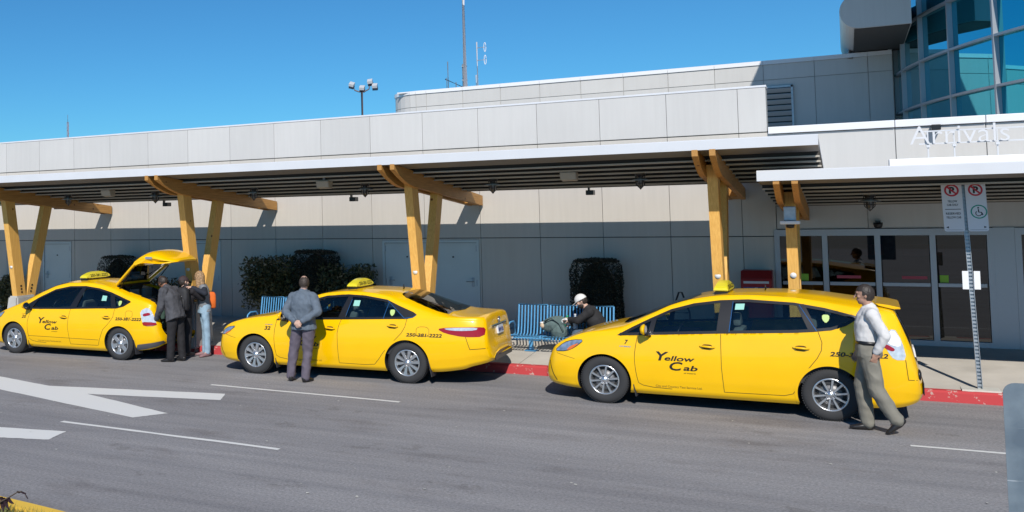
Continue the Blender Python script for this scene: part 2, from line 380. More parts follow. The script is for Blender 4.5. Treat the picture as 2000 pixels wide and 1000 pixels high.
# doors
def door(x0, x1, leaves):
    t0 = .2; z1 = 2.132
    f = bmesh.new(); w = .05
    for a, b in ((x0, x0 + w), (x1 - w, x1)): box(f, (a, WY - .012, .30), (b, WY + .06, z1))
    box(f, (x0 + w, WY - .012, z1 - w), (x1 - w, WY + .06, z1))
    bobj('door_frame', f, M_DOOR)
    n = leaves; lw = (x1 - x0 - 2*w) / n
    for i in range(n):
        a = x0 + w + i * lw + .006; b = a + lw - .012
        m = bmesh.new(); box(m, (a, WY + .012, .335), (b, WY + .05, z1 - w - .008)); d = bobj('door', m, M_DOOR)
        h = bmesh.new(); hx = a + .09 if i == 0 else b - .09
        if n == 2: hx = b - .09 if i else a + .12
        box(h, (hx - .03, WY - .002, 1.18), (hx + .03, WY + .011, 1.36), bev=.006)
        tube(h, [(hx, WY - .0, 1.29), (hx, WY - .06, 1.29), (hx + (.12 if i == 0 else -.12), WY - .065, 1.29)], .011)
        o = bobj('handle', h, M_STEEL); o.parent = d
        e = bmesh.new(); xm = (a + b) / 2; box(e, (xm - .018, WY + .002, 1.77), (xm + .018, WY + .0115, 1.80)); o = bobj('peephole', e, M_BLK); o.parent = d
        g = bmesh.new()
        for hz in (.55, 1.2, 1.9): box(g, ((b if i == n-1 else a) - .016, WY - .004, hz), ((b if i == n-1 else a) + .016, WY + .011, hz + .12)); o = bobj('hinge', g, M_STEEL); o.parent = d; g = bmesh.new()
        g.free()
    bm = bmesh.new(); box(bm, (x0 - .02, WY - .03, .325), (x1 + .02, WY + .05, .345)); bobj('threshold', bm, M_ALU)
for _, a, b, n in doors: door(a, b, n)
# entrance wing (lower wall with white coping)
bm = bmesh.new()
xw = [X_END + .012, .75, 2.0, 4.2, 6.4, 8.6, 10.8, 13.0]
panels(bm, xw, [3.10, 3.985], WY, .012)
panels(bm, [X_END + .09, .30, 1.9, 4.2, 6.4, 8.6, 10.8, 13.0], [2.30, 3.09], WY + .004, .010)
bobj('entrance_wall', bm, M_PANEL2)
bm = bmesh.new(); box(bm, (X_END + .012, WY + .036, 2.3), (13, WY + .3, 3.98)); bobj('entrance_wall_backing', bm, M_JLIGHT)
bm = bmesh.new()
for a, b in zip(xw, xw[1:]): box(bm, (a + .004, WY - .05, 3.99), (b - .004, WY + .36, 4.11), bev=.008)
bobj('entrance_coping', bm, M_WHITE)
# glazed sliding entrance doors
def entrance(x0, x1, mull, rail_z=1.36):
    fr = bmesh.new(); zt = 2.29; zb = .36
    box(fr, (x0, WY - .02, 2.18), (x1, WY + .10, zt)); box(fr, (x0, WY - .02, zb - .03), (x1, WY + .10, zb + .09))
    xs = [x0] + mull + [x1]
    for i, x in enumerate(xs):
        w = .042
        a = x if i == 0 else (x - 2*w if i == len(xs) - 1 else x - w)
        box(fr, (a, WY - .021, zb + .09), (a + 2*w, WY + .099, 2.18))
    for a, b in zip(xs, xs[1:]):
        box(fr, (a + .11 if a == x0 else a + .055, WY - .005, rail_z - .028), (b - .11 if b == x1 else b - .055, WY + .06, rail_z + .028))
    bobj('entrance_frame', fr, M_ALU)
    for a, b in zip(xs, xs[1:]):
        g = bmesh.new(); v = [g.verts.new(p) for p in ((a + .05, WY + .045, zb + .085), (b - .05, WY + .045, zb + .085), (b - .05, WY + .045, 2.185), (a + .05, WY + .045, 2.185))]
        g.faces.new(v); bobj('entrance_glass', g, M_DGLASS)
M_DGLASS = glassmat('door_glass', (0.10, 0.12, 0.135), 0.9, 0.015, 0.075)
entrance(-1.14, 2.02, [-.36, .42, 1.20]); entrance(2.30, 5.6, [3.1, 3.9, 4.75])
bm = bmesh.new(); box(bm, (2.021, WY - .015, .3), (2.299, WY + .1, 2.298)); box(bm, (5.601, WY - .015, .3), (13, WY + .1, 2.298))
bobj('entrance_pier', bm, M_ALU)
# lobby behind the glass
bm = bmesh.new()
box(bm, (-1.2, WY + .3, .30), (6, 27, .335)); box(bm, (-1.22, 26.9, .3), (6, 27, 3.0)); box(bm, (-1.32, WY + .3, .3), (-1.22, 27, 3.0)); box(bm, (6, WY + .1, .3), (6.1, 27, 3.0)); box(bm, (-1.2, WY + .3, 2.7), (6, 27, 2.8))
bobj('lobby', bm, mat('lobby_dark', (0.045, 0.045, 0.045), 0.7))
def lobby_items():
    bm = bmesh.new()
    for x, y in ((.6, 22), (1.5, 22.3), (3.4, 22)):
        tube(bm, [(x, y, .34), (x, y, 1.02)], .03); lathe(bm, [(.0, 1.02), (.34, 1.02), (.34, 1.06), (0, 1.06)], 20, 'z', c=(x, y, 0))
    bobj('lobby_table', bm, mat('table_wood', (0.30, 0.22, 0.14), 0.5))
    bm = bmesh.new()
    box(bm, (-.2, 26.7, 1.5), (.7, 26.85, 1.75)); box(bm, (1.1, 26.7, 1.5), (1.9, 26.85, 1.75)); bobj('lobby_panel', bm, mat('lobby_red', (0.35, 0.06, 0.06), 0.6))
    bm = bmesh.new(); box(bm, (-.6, 22, 1.4), (-.3, 22.05, 1.62)); box(bm, (2.55, 22, 1.4), (2.8, 22.05, 1.62)); bobj('lobby_poster', bm, mat('lobby_green', (0.22, 0.45, 0.04), 0.6))
lobby_items()
# stickers low on the glass
bm = bmesh.new()
for x, z in ((-.75, 1.46), (1.28, 1.46)): box(bm, (x, WY + .036, z - .06), (x + .12, WY + .040, z + .06))
bobj('door_sticker', bm, mat('sticker_green', (0.25, 0.5, 0.03), 0.5))
bm = bmesh.new()
for x in (-.2, .75): box(bm, (x, WY + .036, 1.45), (x + .36, WY + .040, 1.50))
bobj('door_notice', bm, mat('sticker_red', (0.40, 0.05, 0.08), 0.5))
# penthouse set back on the roof
PY = 28.9; RC = 1.1
def path_pent():
    pts = [(-13.05, 36.0)]
    for i in range(0, 9):
        a = pi - (pi/2) * i / 8; pts.append((-13.05 + RC + RC * cos(a), PY + RC - RC * sin(a)))
    x = -13.05 + RC
    ss = [-12.0 + 1.22*k for k in range(1, 20)]
    xs_ = []
    return pts, xs_
bm = bmesh.new(); bk = bmesh.new(); cp = bmesh.new()
pts, _ = path_pent()
segs = [(pts[i], pts[i+1]) for i in range(len(pts) - 1)]
def wallstrip(b, p, q, z0, z1, g, off=0.0):
    (xa, ya), (xb, yb) = p, q; d = Vector((xb - xa, yb - ya)); L_ = d.length; d.normalize(); n = Vector((d.y, -d.x))
    A = Vector((xa, ya)) + d*g/2 + n*off; B = Vector((xb, yb)) - d*g/2 + n*off
    v = [b.verts.new((c.x, c.y, z)) for c, z in ((A, z0), (B, z0), (B, z1), (A, z1))]; b.faces.new(v)
zr = [(3.9, 6.108), (6.122, 6.53)]
for i, (p, q) in enumerate(segs):
    for z0, z1 in zr: wallstrip(bm, p, q, z0, z1, 0.0 if 0 < i < len(segs)-1 else .01)
    wallstrip(bk, p, q, 3.9, 6.53, 0, -.02); wallstrip(cp, p, q, 6.532, 6.64, 0, .03)
x = -13.05 + RC; edges = [x] + [xx for xx in [onx for onx in [-11.59 + 1.22*k for k in range(0, 11)]]] + [1.15]
for a, b in zip(edges, edges[1:]):
    for z0, z1 in zr: wallstrip(bm, (a, PY), (b, PY), z0, z1, .014)
    wallstrip(cp, (a, PY), (b, PY), 6.532, 6.64, .006, .03)
wallstrip(bk, (x, PY), (1.15, PY), 3.9, 6.53, 0, -.02)
bobj('penthouse_wall', bm, M_PANEL2); bobj('penthouse_backing', bk, M_JLIGHT)
o = bobj('penthouse_coping', cp, M_WHITE)
bm = bmesh.new(); box(bm, (-12.6, PY + .0, 6.60), (1.15, 36, 6.638)); bobj('penthouse_roof', bm, M_WHITE)
# louvre
bm = bmesh.new()
lx0, lx1, lz0, lz1 = -2.05, -1.13, 4.0, 5.93
for a in ((lx0, lz0, lx1, lz0 + .05), (lx0, lz1 - .05, lx1, lz1), (lx0, lz0, lx0 + .05, lz1), (lx1 - .05, lz0, lx1, lz1)):
    box(bm, (a[0], PY - .08, a[1]), (a[2], PY - .003, a[3]))
lv = bobj('louvre', bm, M_STEEL)
bm = bmesh.new(); z = lz0 + .1
while z < lz1 - .12:
    bar(bm, (lx0 + .05, PY - .07, z), (lx1 - .05, PY - .07, z), .13, .02, up=(0, .8, .6)); z += .155
o = bobj('louvre_blades', bm, mat('louvre_paint', (0.42, 0.43, 0.44), 0.4)); o.parent = lv
bm = bmesh.new(); box(bm, (lx0 + .04, PY - .006, lz0), (lx1 - .04, PY - .002, lz1)); o = bobj('louvre_dark', bm, M_BLK); o.parent = lv
# glass drum
DC = Vector((19.05, 30.5)); DR = 17.8
M_CURT = None
def drumglass():
    m = bpy.data.materials.new('teal_glass'); m.use_nodes = True; nt = m.node_tree; b = nt.nodes['Principled BSDF']
    b.inputs['Base Color'].default_value = (0.03, 0.42, 0.55, 1); b.inputs['Roughness'].default_value = 0.015; b.inputs['Metallic'].default_value = 0.95
    return m
M_CURT = drumglass()
def dp(th, r=DR): return DC.x - r * cos(th), DC.y - r * sin(th)
# angular mullion stations: theta where Y = 30.5 - R sin th
ths = [math.asin((30.5 - y) / DR) for y in (30.4, 29.3, 28.2, 26.6, 25.0, 23.4)]
while ths[-1] < 1.45: ths.append(ths[-1] + .096)
zs = [3.95, 5.0, 6.0, 7.05, 8.1, 9.15]
bm = bmesh.new(); mu = bmesh.new()
for a, b in zip(ths, ths[1:]):
    for z0, z1 in zip(zs, zs[1:]):
        t = random.uniform(-.0015, .0015)
        v = [bm.verts.new((*dp(q, DR + t*(1 if q == a else -1)), z)) for q, z in ((a, z0), (b, z0), (b, z1), (a, z1))]; bm.faces.new(v)
bobj('curtain_glass', bm, M_CURT)
for th in ths:
    x, y = dp(th, DR + .05); tdir = Vector((sin(th), -cos(th), 0))
    bar(mu, (x, y, 3.95), (x, y, 9.15), .075, .12, up=(-cos(th), -sin(th), 0)) if False else bar(mu, (x, y, 3.95), (x, y, 9.15), .055, .10, up=(-cos(th), -sin(th), 0))
for z in zs[1:]:
    for a, b in zip(ths, ths[1:]):
        for k in range(3):
            t0 = a + (b-a)*k/3; t1 = a + (b-a)*(k+1)/3
            p, q = dp(t0, DR + .045), dp(t1, DR + .045); bar(mu, (*p, z), (*q, z), .10, .05)
bobj('mullions', mu, mat('mullion_grey', (0.42, 0.44, 0.47), 0.35, metal=.3))
# solid pier between penthouse wall and drum, roof disc above
bm = bmesh.new(); box(bm, (1.16, 29.4, 3.9), (2.2, 33, 9.2)); box(bm, (1.07, 28.93, 3.9), (1.16, 33, 6.7)); bobj('drum_pier', bm, M_PANEL2)
bm = bmesh.new()
poly = [dp(t, DR + .35) for t in [0.0 + .05*i for i in range(32)]] + [(19, 31)]
prism(bm, poly, lambda a, b, t: (a, b, t), 9.16, 10.4); bobj('drum_roof', bm, M_PANEL2)
# eyebrow slab with bullnose end
bm = bmesh.new()
zc, rr = 7.08, .40; poly = [(1.4, zc - rr), (1.4, zc + rr)] + [(.42 + rr*cos(a), zc + rr*sin(a)) for a in [pi/2 + pi*i/16 for i in range(17)]]
prism(bm, poly, lambda a, b, t: (a, t, b), 25.1, 31.0); bobj('eyebrow_canopy', bm, M_PANEL2)
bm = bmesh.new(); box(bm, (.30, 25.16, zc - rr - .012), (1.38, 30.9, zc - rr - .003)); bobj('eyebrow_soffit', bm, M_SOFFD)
bm = bmesh.new(); box(bm, (-.22, 20.8, 9.32), (4.5, 31, 9.155+1.2)); bobj('upper_roof', bm, M_PANEL2)
bm = bmesh.new(); lathe(bm, [(.17, 6.6), (.17, 6.72)], 20, 'z', c=(.33, 29.2, 0)); tube(bm, [(.22, 29.0, 6.5), (.22, 29.0, 6.9)], .13, 16); bobj('recess_lit_side', bm, M_PANEL2)  # cylinder stands in for the sunlit left side of the slab recess

# ------------------------------------------------------------------ Arrivals sign
def text_bm(s, size, shear=0.0, bold=0.0, extrude=0.0, xscale=1.0, res=4):
    cu = bpy.data.curves.new('t', 'FONT'); cu.body = s; cu.size = size; cu.shear = shear; cu.offset = bold; cu.extrude = extrude; cu.resolution_u = res
    o = bpy.data.objects.new('t', cu); link(o); dg = bpy.context.evaluated_depsgraph_get()
    me = bpy.data.meshes.new_from_object(o.evaluated_get(dg)); bm = bmesh.new(); bm.from_mesh(me)
    bpy.data.objects.remove(o); bpy.data.curves.remove(cu); bpy.data.meshes.remove(me)
    for v in bm.verts: v.co.x *= xscale
    return bm
def fit_text(bm, x0, x1, z0, z1):
    xs = [v.co.x for v in bm.verts]; ys = [v.co.y for v in bm.verts]
    a, b, c, d = min(xs), max(xs), min(ys), max(ys)
    for v in bm.verts: v.co.x = x0 + (v.co.x - a) / (b - a) * (x1 - x0); v.co.y = z0 + (v.co.y - c) / (d - c) * (z1 - z0)
ARR = thing('arrivals_sign', 'white raised lettering reading Arrivals on rails above the entrance canopy', 'sign', (.9, 18.45, 3.3))
def aobj(name, bm, m):
    for v in bm.verts: v.co -= Vector((.9, 18.45, 3.3))
    return obj(name, bm, m, ARR)
bm = text_bm('Arrivals', .4, extrude=.008, bold=-.0035); fit_text(bm, .925, 2.235, 3.655, 3.945)
for v in bm.verts: v.co = Vector((v.co.x, 18.45 - v.co.z, v.co.y))
aobj('letters', bm, mat('letter_white', (0.68, 0.68, 0.70), 0.4))
bm = bmesh.new()
for z in (3.66, 3.86): bar(bm, (1.05, 18.49, z), (4.8, 18.49, z), .02, .022)
for x in (1.17, 1.52, 2.08, 3.2, 4.3): bar(bm, (x, 18.495, 3.3), (x, 18.495, 3.87), .02, .03, up=(0, 1, 0)); box(bm, (x - .025, 18.46, 3.60), (x + .025, 18.52, 3.64))
aobj('rails', bm, M_FASC)
bm = bmesh.new(); box(bm, (1.25, 18.8, 3.90), (1.38, WY - .002, 3.99), bev=.01); tag(obj('wall_floodlight', bm, M_BLK), 'small black floodlight box on the wall just above the Arrivals lettering', 'floodlight')
# ------------------------------------------------------------------ timber covered walkway
def canopy(name, label, x0, x1, yf, yr, zf, zr_, fh, beams, off, post_y, group=None):
    """deck from front yf/zf (underside) to rear yr/zr_"""
    T = thing(name, label, 'canopy', ((x0 + x1)/2, yf, 0))
    def co(n, bm, m, smooth=False, parent=None, label=None):
        for v in bm.verts: v.co -= T.location
        return obj(n, bm, m, parent or T, smooth, label)
    sl = (zr_ - zf) / (yr - yf); Z = lambda y: zf + (y - yf) * sl
    bm = bmesh.new()   # deck top
    prism(bm, [(yf + .05, Z(yf + .05) + .10), (yr, Z(yr) + .10), (yr, Z(yr) + .135), (yf + .05, Z(yf + .05) + .12)], lambda a, b, t: (t, a, b), x0 + .004, x1 - .004)
    co('roof', bm, M_FASC)
    bm = bmesh.new()   # fascia with rolled top edge
    prism(bm, [(yf, zf), (yf + .048, zf), (yf + .048, zf + fh - .004), (yf + .02, zf + fh), (yf + .005, zf + fh - .012)], lambda a, b, t: (t, a, b), x0, x1)
    co('fascia', bm, M_FASC)
    bm = bmesh.new()   # plain strip + corrugated underside
    y1 = yf + .62
    prism(bm, [(yf + .05, Z(yf + .05) + .012), (y1, Z(y1) + .012), (y1, Z(y1) + .095), (yf + .05, Z(yf + .05) + .095)], lambda a, b, t: (t, a, b), x0 + .006, x1 - .006)
    y = y1 + .06
    prism(bm, [(yr - .05, Z(yr) - .02), (yr, Z(yr) - .02), (yr, Z(yr) + .096), (yr - .05, Z(yr) + .096)], lambda a, b, t: (t, a, b), x0 + .006, x1 - .006)
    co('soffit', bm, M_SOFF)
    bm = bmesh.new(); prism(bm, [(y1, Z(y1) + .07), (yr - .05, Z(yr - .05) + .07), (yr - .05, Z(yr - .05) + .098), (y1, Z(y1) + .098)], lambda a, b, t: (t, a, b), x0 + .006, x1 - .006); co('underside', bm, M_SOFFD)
    n = 6; p = (yr - .05 - y1) / n
    for i in range(n):
        a = y1 + (i + .45) * p
        bm = bmesh.new(); prism(bm, [(a, Z(a) - .012), (a + .05, Z(a) - .012), (a + .05, Z(a) + .072), (a, Z(a) + .072)], lambda q, r, t: (t, q, r), x0 + .006, x1 - .006); pu = co('purlin', bm, M_SOFFD)  # dark brown carries the shading of the rib faces
        bm = bmesh.new(); prism(bm, [(a - .045, Z(a) - .036), (a + .095, Z(a) - .036), (a + .095, Z(a) - .0125), (a - .045, Z(a) - .0125)], lambda q, r, t: (t, q, r), x0 + .008, x1 - .008); fg = co('purlin_lit_face', bm, mat('rib_bounce_lit', (.50, .46, .40), .5)); fg.parent = pu  # pale strip paints the ground bounce on the rib bottoms
    bm = bmesh.new()
    box(bm, (x1 - .03, yf + .05, 0), (x1 - .0, yr, .1))
    for v in bm.verts: v.co.z = Z(v.co.y) + (.10 if v.co.z < .05 else .134) - .0
    co('end_trim', bm, M_FASC)
    ybt = lambda y: 3.52 + off[1] - (y - 14.62 - off[0]) * .1105
    for xb in beams:
        for k in range(2):
            bm = bmesh.new(); xa = xb - .08 - k * .23; ya = 14.60 + off[0]; ye = min(19.02, ya + 4.40)
            top = lambda y: Z(y) + .005 if y < yr - .1 else ybt(y)
            tz = lambda y: ybt(y)
            poly = [(ya, tz(ya)), (ya, tz(ya) - .09)]
            for i in range(1, 8):
                t = i / 7; poly.append((ya + .95*t, tz(ya) - .09 - .26 * sin(t*pi/2) - .02*t))
            poly += [(ye, tz(ye) - .20), (ye, tz(ye))]
            prism(bm, poly, lambda a, b, t: (t, a, b), xa, xa + .08)
            bmesh.ops.triangulate(bm, faces=[f for f in bm.faces if len(f.verts) > 4])
            b_ = co('beam', bm, M_BEAM_SHADE)
            cpb = bmesh.new(); prism(cpb, [(ya + 1.0, tz(ya + 1.0) + .002), (ye - .9, tz(ye - .9) + .002), (ye - .9, tz(ye - .9) + .022), (ya + 1.0, tz(ya + 1.0) + .022)], lambda a, b, t: (t, a, b), xa + .012, xa + .085)
            co('flashing', cpb, M_STEEL)
            bl = bmesh.new()
            for (yy, dz) in ((ya + 1.0, .28), (ya + 2.05, .30), (ye - .35, .06), (ye - .22, .06), (ye - .1, .06)):
                lathe(bl, [(0, -.002), (.018, -.002), (.018, .004)], 8, 'y', c=(0, 0, 0))
            bl.free()
        xc = xb - .155
        ya = 14.60 + off[0]; ye = min(19.02, ya + 4.40)
        bm = bmesh.new(); prism(bm, [(ye - .40, ybt(ye - .40) - .19), (ye - .003, ybt(ye) - .19), (ye - .003, ybt(ye) - .03), (ye - .40, ybt(ye - .40) - .03)], lambda a, b, t: (t, a, b), xb - .228, xb - .082); co('spacer', bm, M_BEAM_SHADE)
        # V legs, a raked pair from the plinth
        (ft, fb, rt, rb, zb) = post_y
        for (yt, yb_, zt, dd) in ((ft, fb, ybt(ft) - .05, .27), (rt, rb, ybt(rt) - .10, .25)):
            bm = bmesh.new()
            bar(bm, (xc, yb_, zb - .12), (xc, yt, zt), .145, dd, up=(0, 1, 0))
            p = co('post', bm, M_WOOD)
            if dd > .26:
                st = bmesh.new(); t_ = (1.68 - zb) / (zt - zb); yy = yb_ + (yt - yb_) * t_ - dd/2 - .016
                lathe(st, [(0.0, -.002), (.042, -.002), (.042, .003)], 24, 'y', c=(xc, yy, 1.68))
                s = co('sticker', st, mat('sticker_white', (.8, .8, .8), .4)); s.parent = p
                bt = bmesh.new()
                for bz in (1.05, 1.14, 1.23): lathe(bt, [(0, 0), (.016, 0), (.016, .006)], 8, 'y', c=(xc, -9, bz))
                bt.free()
            pl = bmesh.new()
            for bz in (1.10, 1.17, 1.24):
                yy = yb_ + (yt - yb_) * (bz - zb) / (zt - zb)
                box(pl, (xc + .073, yy - .02, bz - .018), (xc + .080, yy + .02, bz + .018))
            s = co('bolts', pl, M_BLK); s.parent = p
        bm = bmesh.new()   # tapered plinth
        lo = [(-.27, -.40), (.17, -.40), (.17, .26), (-.27, .26)]; hi = [(-.15, -.34), (.14, -.34), (.14, .24), (-.15, .24)]
        y0 = (fb + rb) / 2; zg = slope(y0) - .05
        a = [bm.verts.new((xc + u, y0 + w, zg)) for u, w in lo]; b = [bm.verts.new((xc + u, y0 + w, zb)) for u, w in hi]
        bm.faces.new(a[::-1]); bm.faces.new(b)
        for i in range(4): bm.faces.new((a[i], a[(i+1) % 4], b[(i+1) % 4], b[i]))
        bmesh.ops.bevel(bm, geom=bm.edges[:], offset=.035, segments=2, affect='EDGES')
        co('plinth', bm, M_CONC)
    return T
canopy('covered_walkway', 'long flat canopy on V shaped yellow timber posts running along the terminal wall', -30.5, -.30, 14.60, 18.13, 3.515, 3.13, .145,
       [-25.97, -21.09, -16.21, -11.33, -6.45, -1.57], (0, 0), (15.62, 16.0, 16.88, 16.24, 1.02))
canopy('entrance_canopy', 'lower white edged canopy on timber posts over the sliding entrance doors', -1.085, 12.6, 14.93, 18.98, 3.060, 2.72, .150,
       [-.575, 4.30, 9.18], (.34, -.42), (16.1, 16.30, 17.1, 16.54, 1.02))
# infill closing the gap between the walkway roof and the wall beside the entrance
bm = bmesh.new(); v_ = box(bm, (-1.64, 18.134, 3.22), (-.305, WY - .004, 3.26)); tag(obj('roof_infill', bm, M_FASC), 'short flat roof strip between the walkway canopy and the wall left of the entrance', 'roof panel')
# bright trough on the entrance canopy
bm = bmesh.new(); box(bm, (.54, 15.9, 3.16), (12.4, 16.25, 3.335), bev=.012)
tag(obj('light_trough', bm, mat('trough_white', (.84, .84, .84), .4)), 'long white light trough lying on the entrance canopy below Arrivals', 'light trough')

# lamps under the canopy
def jar(x, y, zd, label, s=1.0):
    T = thing('canopy_lamp', label, 'lamp', (x, y, zd), 0, 'jar lamps under the canopies')
    bm = bmesh.new(); lathe(bm, [(0, .02), (.075, .02), (.085, 0), (.085, -.10), (.07, -.12), (.05, -.12)], 20, 'z'); obj('lamp_base', bm, mat('lamp_black', (.025, .025, .028), .45), T)
    bm = bmesh.new(); lathe(bm, [(.048, -.12), (.055, -.18), (.052, -.26), (.035, -.305), (0, -.315)], 20, 'z'); obj('lamp_glass', bm, mat('lamp_jar', (.10, .10, .10), .15, coat=1), T)
    bm = bmesh.new()
    for k in range(4):
        a = k*pi/4; tube(bm, [(.075*cos(a), .075*sin(a), -.11), (.07*cos(a), .07*sin(a), -.26), (0, 0, -.335), (-.07*cos(a), -.07*sin(a), -.26), (-.075*cos(a), -.075*sin(a), -.11)], .006, 5)
    for z in (-.17, -.24): tube(bm, [(.073*cos(t), .073*sin(t), z) for t in [2*pi*i/16 for i in range(17)]], .005, 5, cap=False)
    obj('lamp_cage', bm, mat('lamp_black', (0, 0, 0)), T)
    bm = bmesh.new(); lathe(bm, [(.075, -.16), (.150, -.185), (.152, -.19), (.075, -.166)], 24, 'z'); obj('lamp_shade', bm, mat('lamp_shade_white', (.55, .55, .55), .4), T)
LAMPX = [(-15.35, 'black jar lamp under the canopy left of the yellow taxi with the raised hatch'),
         (-12.87, 'black jar lamp under the canopy above the raised hatch'),
         (-10.38, 'black jar lamp under the canopy behind the end of the second timber beam'),
         (-7.90, 'black jar lamp under the canopy above the sedan taxi roof sign'),
         (-5.41, 'black jar lamp under the canopy just right of the third timber frame'),
         (-2.92, 'black jar lamp under the canopy left of the fourth timber frame')]
for x, lab in LAMPX: jar(x, 16.5, 3.36, lab)
jar(.30, 17.0, 2.94, 'dark jar lamp under the entrance canopy above the glass doors')
def boxlamp(x, y, z, lab):
    T = thing('canopy_speaker', lab, 'speaker', (x, y, z), 0, 'pale wedge speakers under the canopy')
    bm = bmesh.new(); prism(bm, [(-.10, 0), (.10, 0), (.07, -.15), (-.07, -.12)], lambda a, b, t: (t, a, b), -.13, .13); bmesh.ops.bevel(bm, geom=bm.edges[:], offset=.01, segments=2, affect='EDGES'); obj('cabinet', bm, mat('speaker_beige', (.46, .42, .36), .5), T)
    bm = bmesh.new(); bar(bm, (0, .0, 0), (0, 0, .09), .04, .04, up=(0, 1, 0)); obj('bracket', bm, M_STEEL, T)
boxlamp(-13.75, 16.0, 3.33, 'small beige wedge speaker under the canopy between the two left timber frames')
boxlamp(-8.45, 15.9, 3.34, 'small beige wedge speaker under the canopy above the dark bushes')
boxlamp(-3.95, 16.0, 3.33, 'small beige wedge speaker under the canopy above the clipped hedge by the long bench')
def cam_(x, lab):
    bm = bmesh.new(); box(bm, (x - .07, 18.2, 2.98), (x + .07, 18.36, 3.07), bev=.01); box(bm, (x - .015, 18.14, 3.05), (x + .015, 18.2, 3.12))
    tag(obj('junction_box', bm, M_BLK), lab, 'junction box', 'black boxes at the canopy rear edge')
for x, lab in ((-17.35, 'small black box at the rear canopy edge near the leftmost timber frame'),
             (-13.92, 'small black box at the rear canopy edge left of the second timber frame'),
             (-9.02, 'small black box at the rear canopy edge left of the third timber frame'),
             (-4.13, 'small black box at the rear canopy edge above the clipped hedge')): cam_(x, lab)
bm = bmesh.new(); lathe(bm, [(0, -.10), (.05, -.09), (.07, -.04), (.07, 0), (0, 0)], 20, 'z', c=(.44, WY - .1, 2.40)); box(bm, (.40, WY - .12, 2.4), (.48, WY - .001, 2.43))
tag(obj('dome_camera', bm, M_BLK), 'black dome camera on the wall above the entrance doors', 'camera')
# white fixture on the entrance post
T = thing('post_light', 'white bulkhead light fixed high on the timber post by the entrance', 'lamp', (-.73, 15.87, 2.44))
bm = bmesh.new(); box(bm, (-.13, -.16, .0), (.13, .0, .05), bev=.01); obj('tray', bm, M_WHITE, T)
bm = bmesh.new(); box(bm, (-.08, -.10, .05), (.08, .0, .26), bev=.015); obj('housing', bm, M_STEEL, T)
bm = bmesh.new(); lathe(bm, [(0, -.06), (.05, -.05), (.06, 0), (0, 0)], 16, 'z', c=(0, -.08, 0)); obj('lens', bm, M_BLK, T)
# ------------------------------------------------------------------ cars
def lerp_tab(tab, x):
    """smooth (monotone cubic) interpolation of a table [(x, v)...]"""
    n = len(tab)
    if x <= tab[0][0]: return tab[0][1]
    if x >= tab[-1][0]: return tab[-1][1]
    for i in range(n - 1):
        if x <= tab[i+1][0]: break
    def sl(j):
        if j <= 0: return (tab[1][1]-tab[0][1])/(tab[1][0]-tab[0][0])
        if j >= n-1: return (tab[-1][1]-tab[-2][1])/(tab[-1][0]-tab[-2][0])
        a = (tab[j][1]-tab[j-1][1])/(tab[j][0]-tab[j-1][0]); b = (tab[j+1][1]-tab[j][1])/(tab[j+1][0]-tab[j][0])
        return 0 if a*b <= 0 else 2*a*b/(a+b)
    x0, v0 = tab[i]; x1, v1 = tab[i+1]; h = x1 - x0; t = (x - x0)/h; m0, m1 = sl(i)*h, sl(i+1)*h
    return (2*t**3-3*t**2+1)*v0 + (t**3-2*t**2+t)*m0 + (-2*t**3+3*t**2)*v1 + (t**3-t**2)*m1
def inpoly(p, poly):
    x, y = p; c = False; n = len(poly); j = n - 1
    for i in range(n):
        xi, yi = poly[i]; xj, yj = poly[j]
        if (yi > y) != (yj > y) and x < (xj-xi)*(y-yi)/(yj-yi)+xi: c = not c
        j = i
    return c
def smoothpoly(poly, it=2, closed=True):
    """Chaikin corner cutting; a point given as (x, y, 1) stays sharp"""
    for _ in range(it):
        out = []; n = len(poly)
        for i in range(n):
            p = poly[i]; q = poly[(i+1) % n]; pr = poly[i-1]
            if len(p) > 2: out.append(p)
            else:
                out.append((p[0]*.78+pr[0]*.22, p[1]*.78+pr[1]*.22)); out.append((p[0]*.78+q[0]*.22, p[1]*.78+q[1]*.22))
        poly = out
    return [(p[0], p[1]) for p in poly]
def densify(poly, step, closed=True):
    out = []; n = len(poly)
    for i in range(n if closed else n-1):
        a = poly[i]; b = poly[(i+1) % n]; d = sqrt((a[0]-b[0])**2+(a[1]-b[1])**2); k = max(1, int(d/step))
        for j in range(k): out.append((a[0]+(b[0]-a[0])*j/k, a[1]+(b[1]-a[1])*j/k))
    if not closed: out.append(poly[-1])
    return out
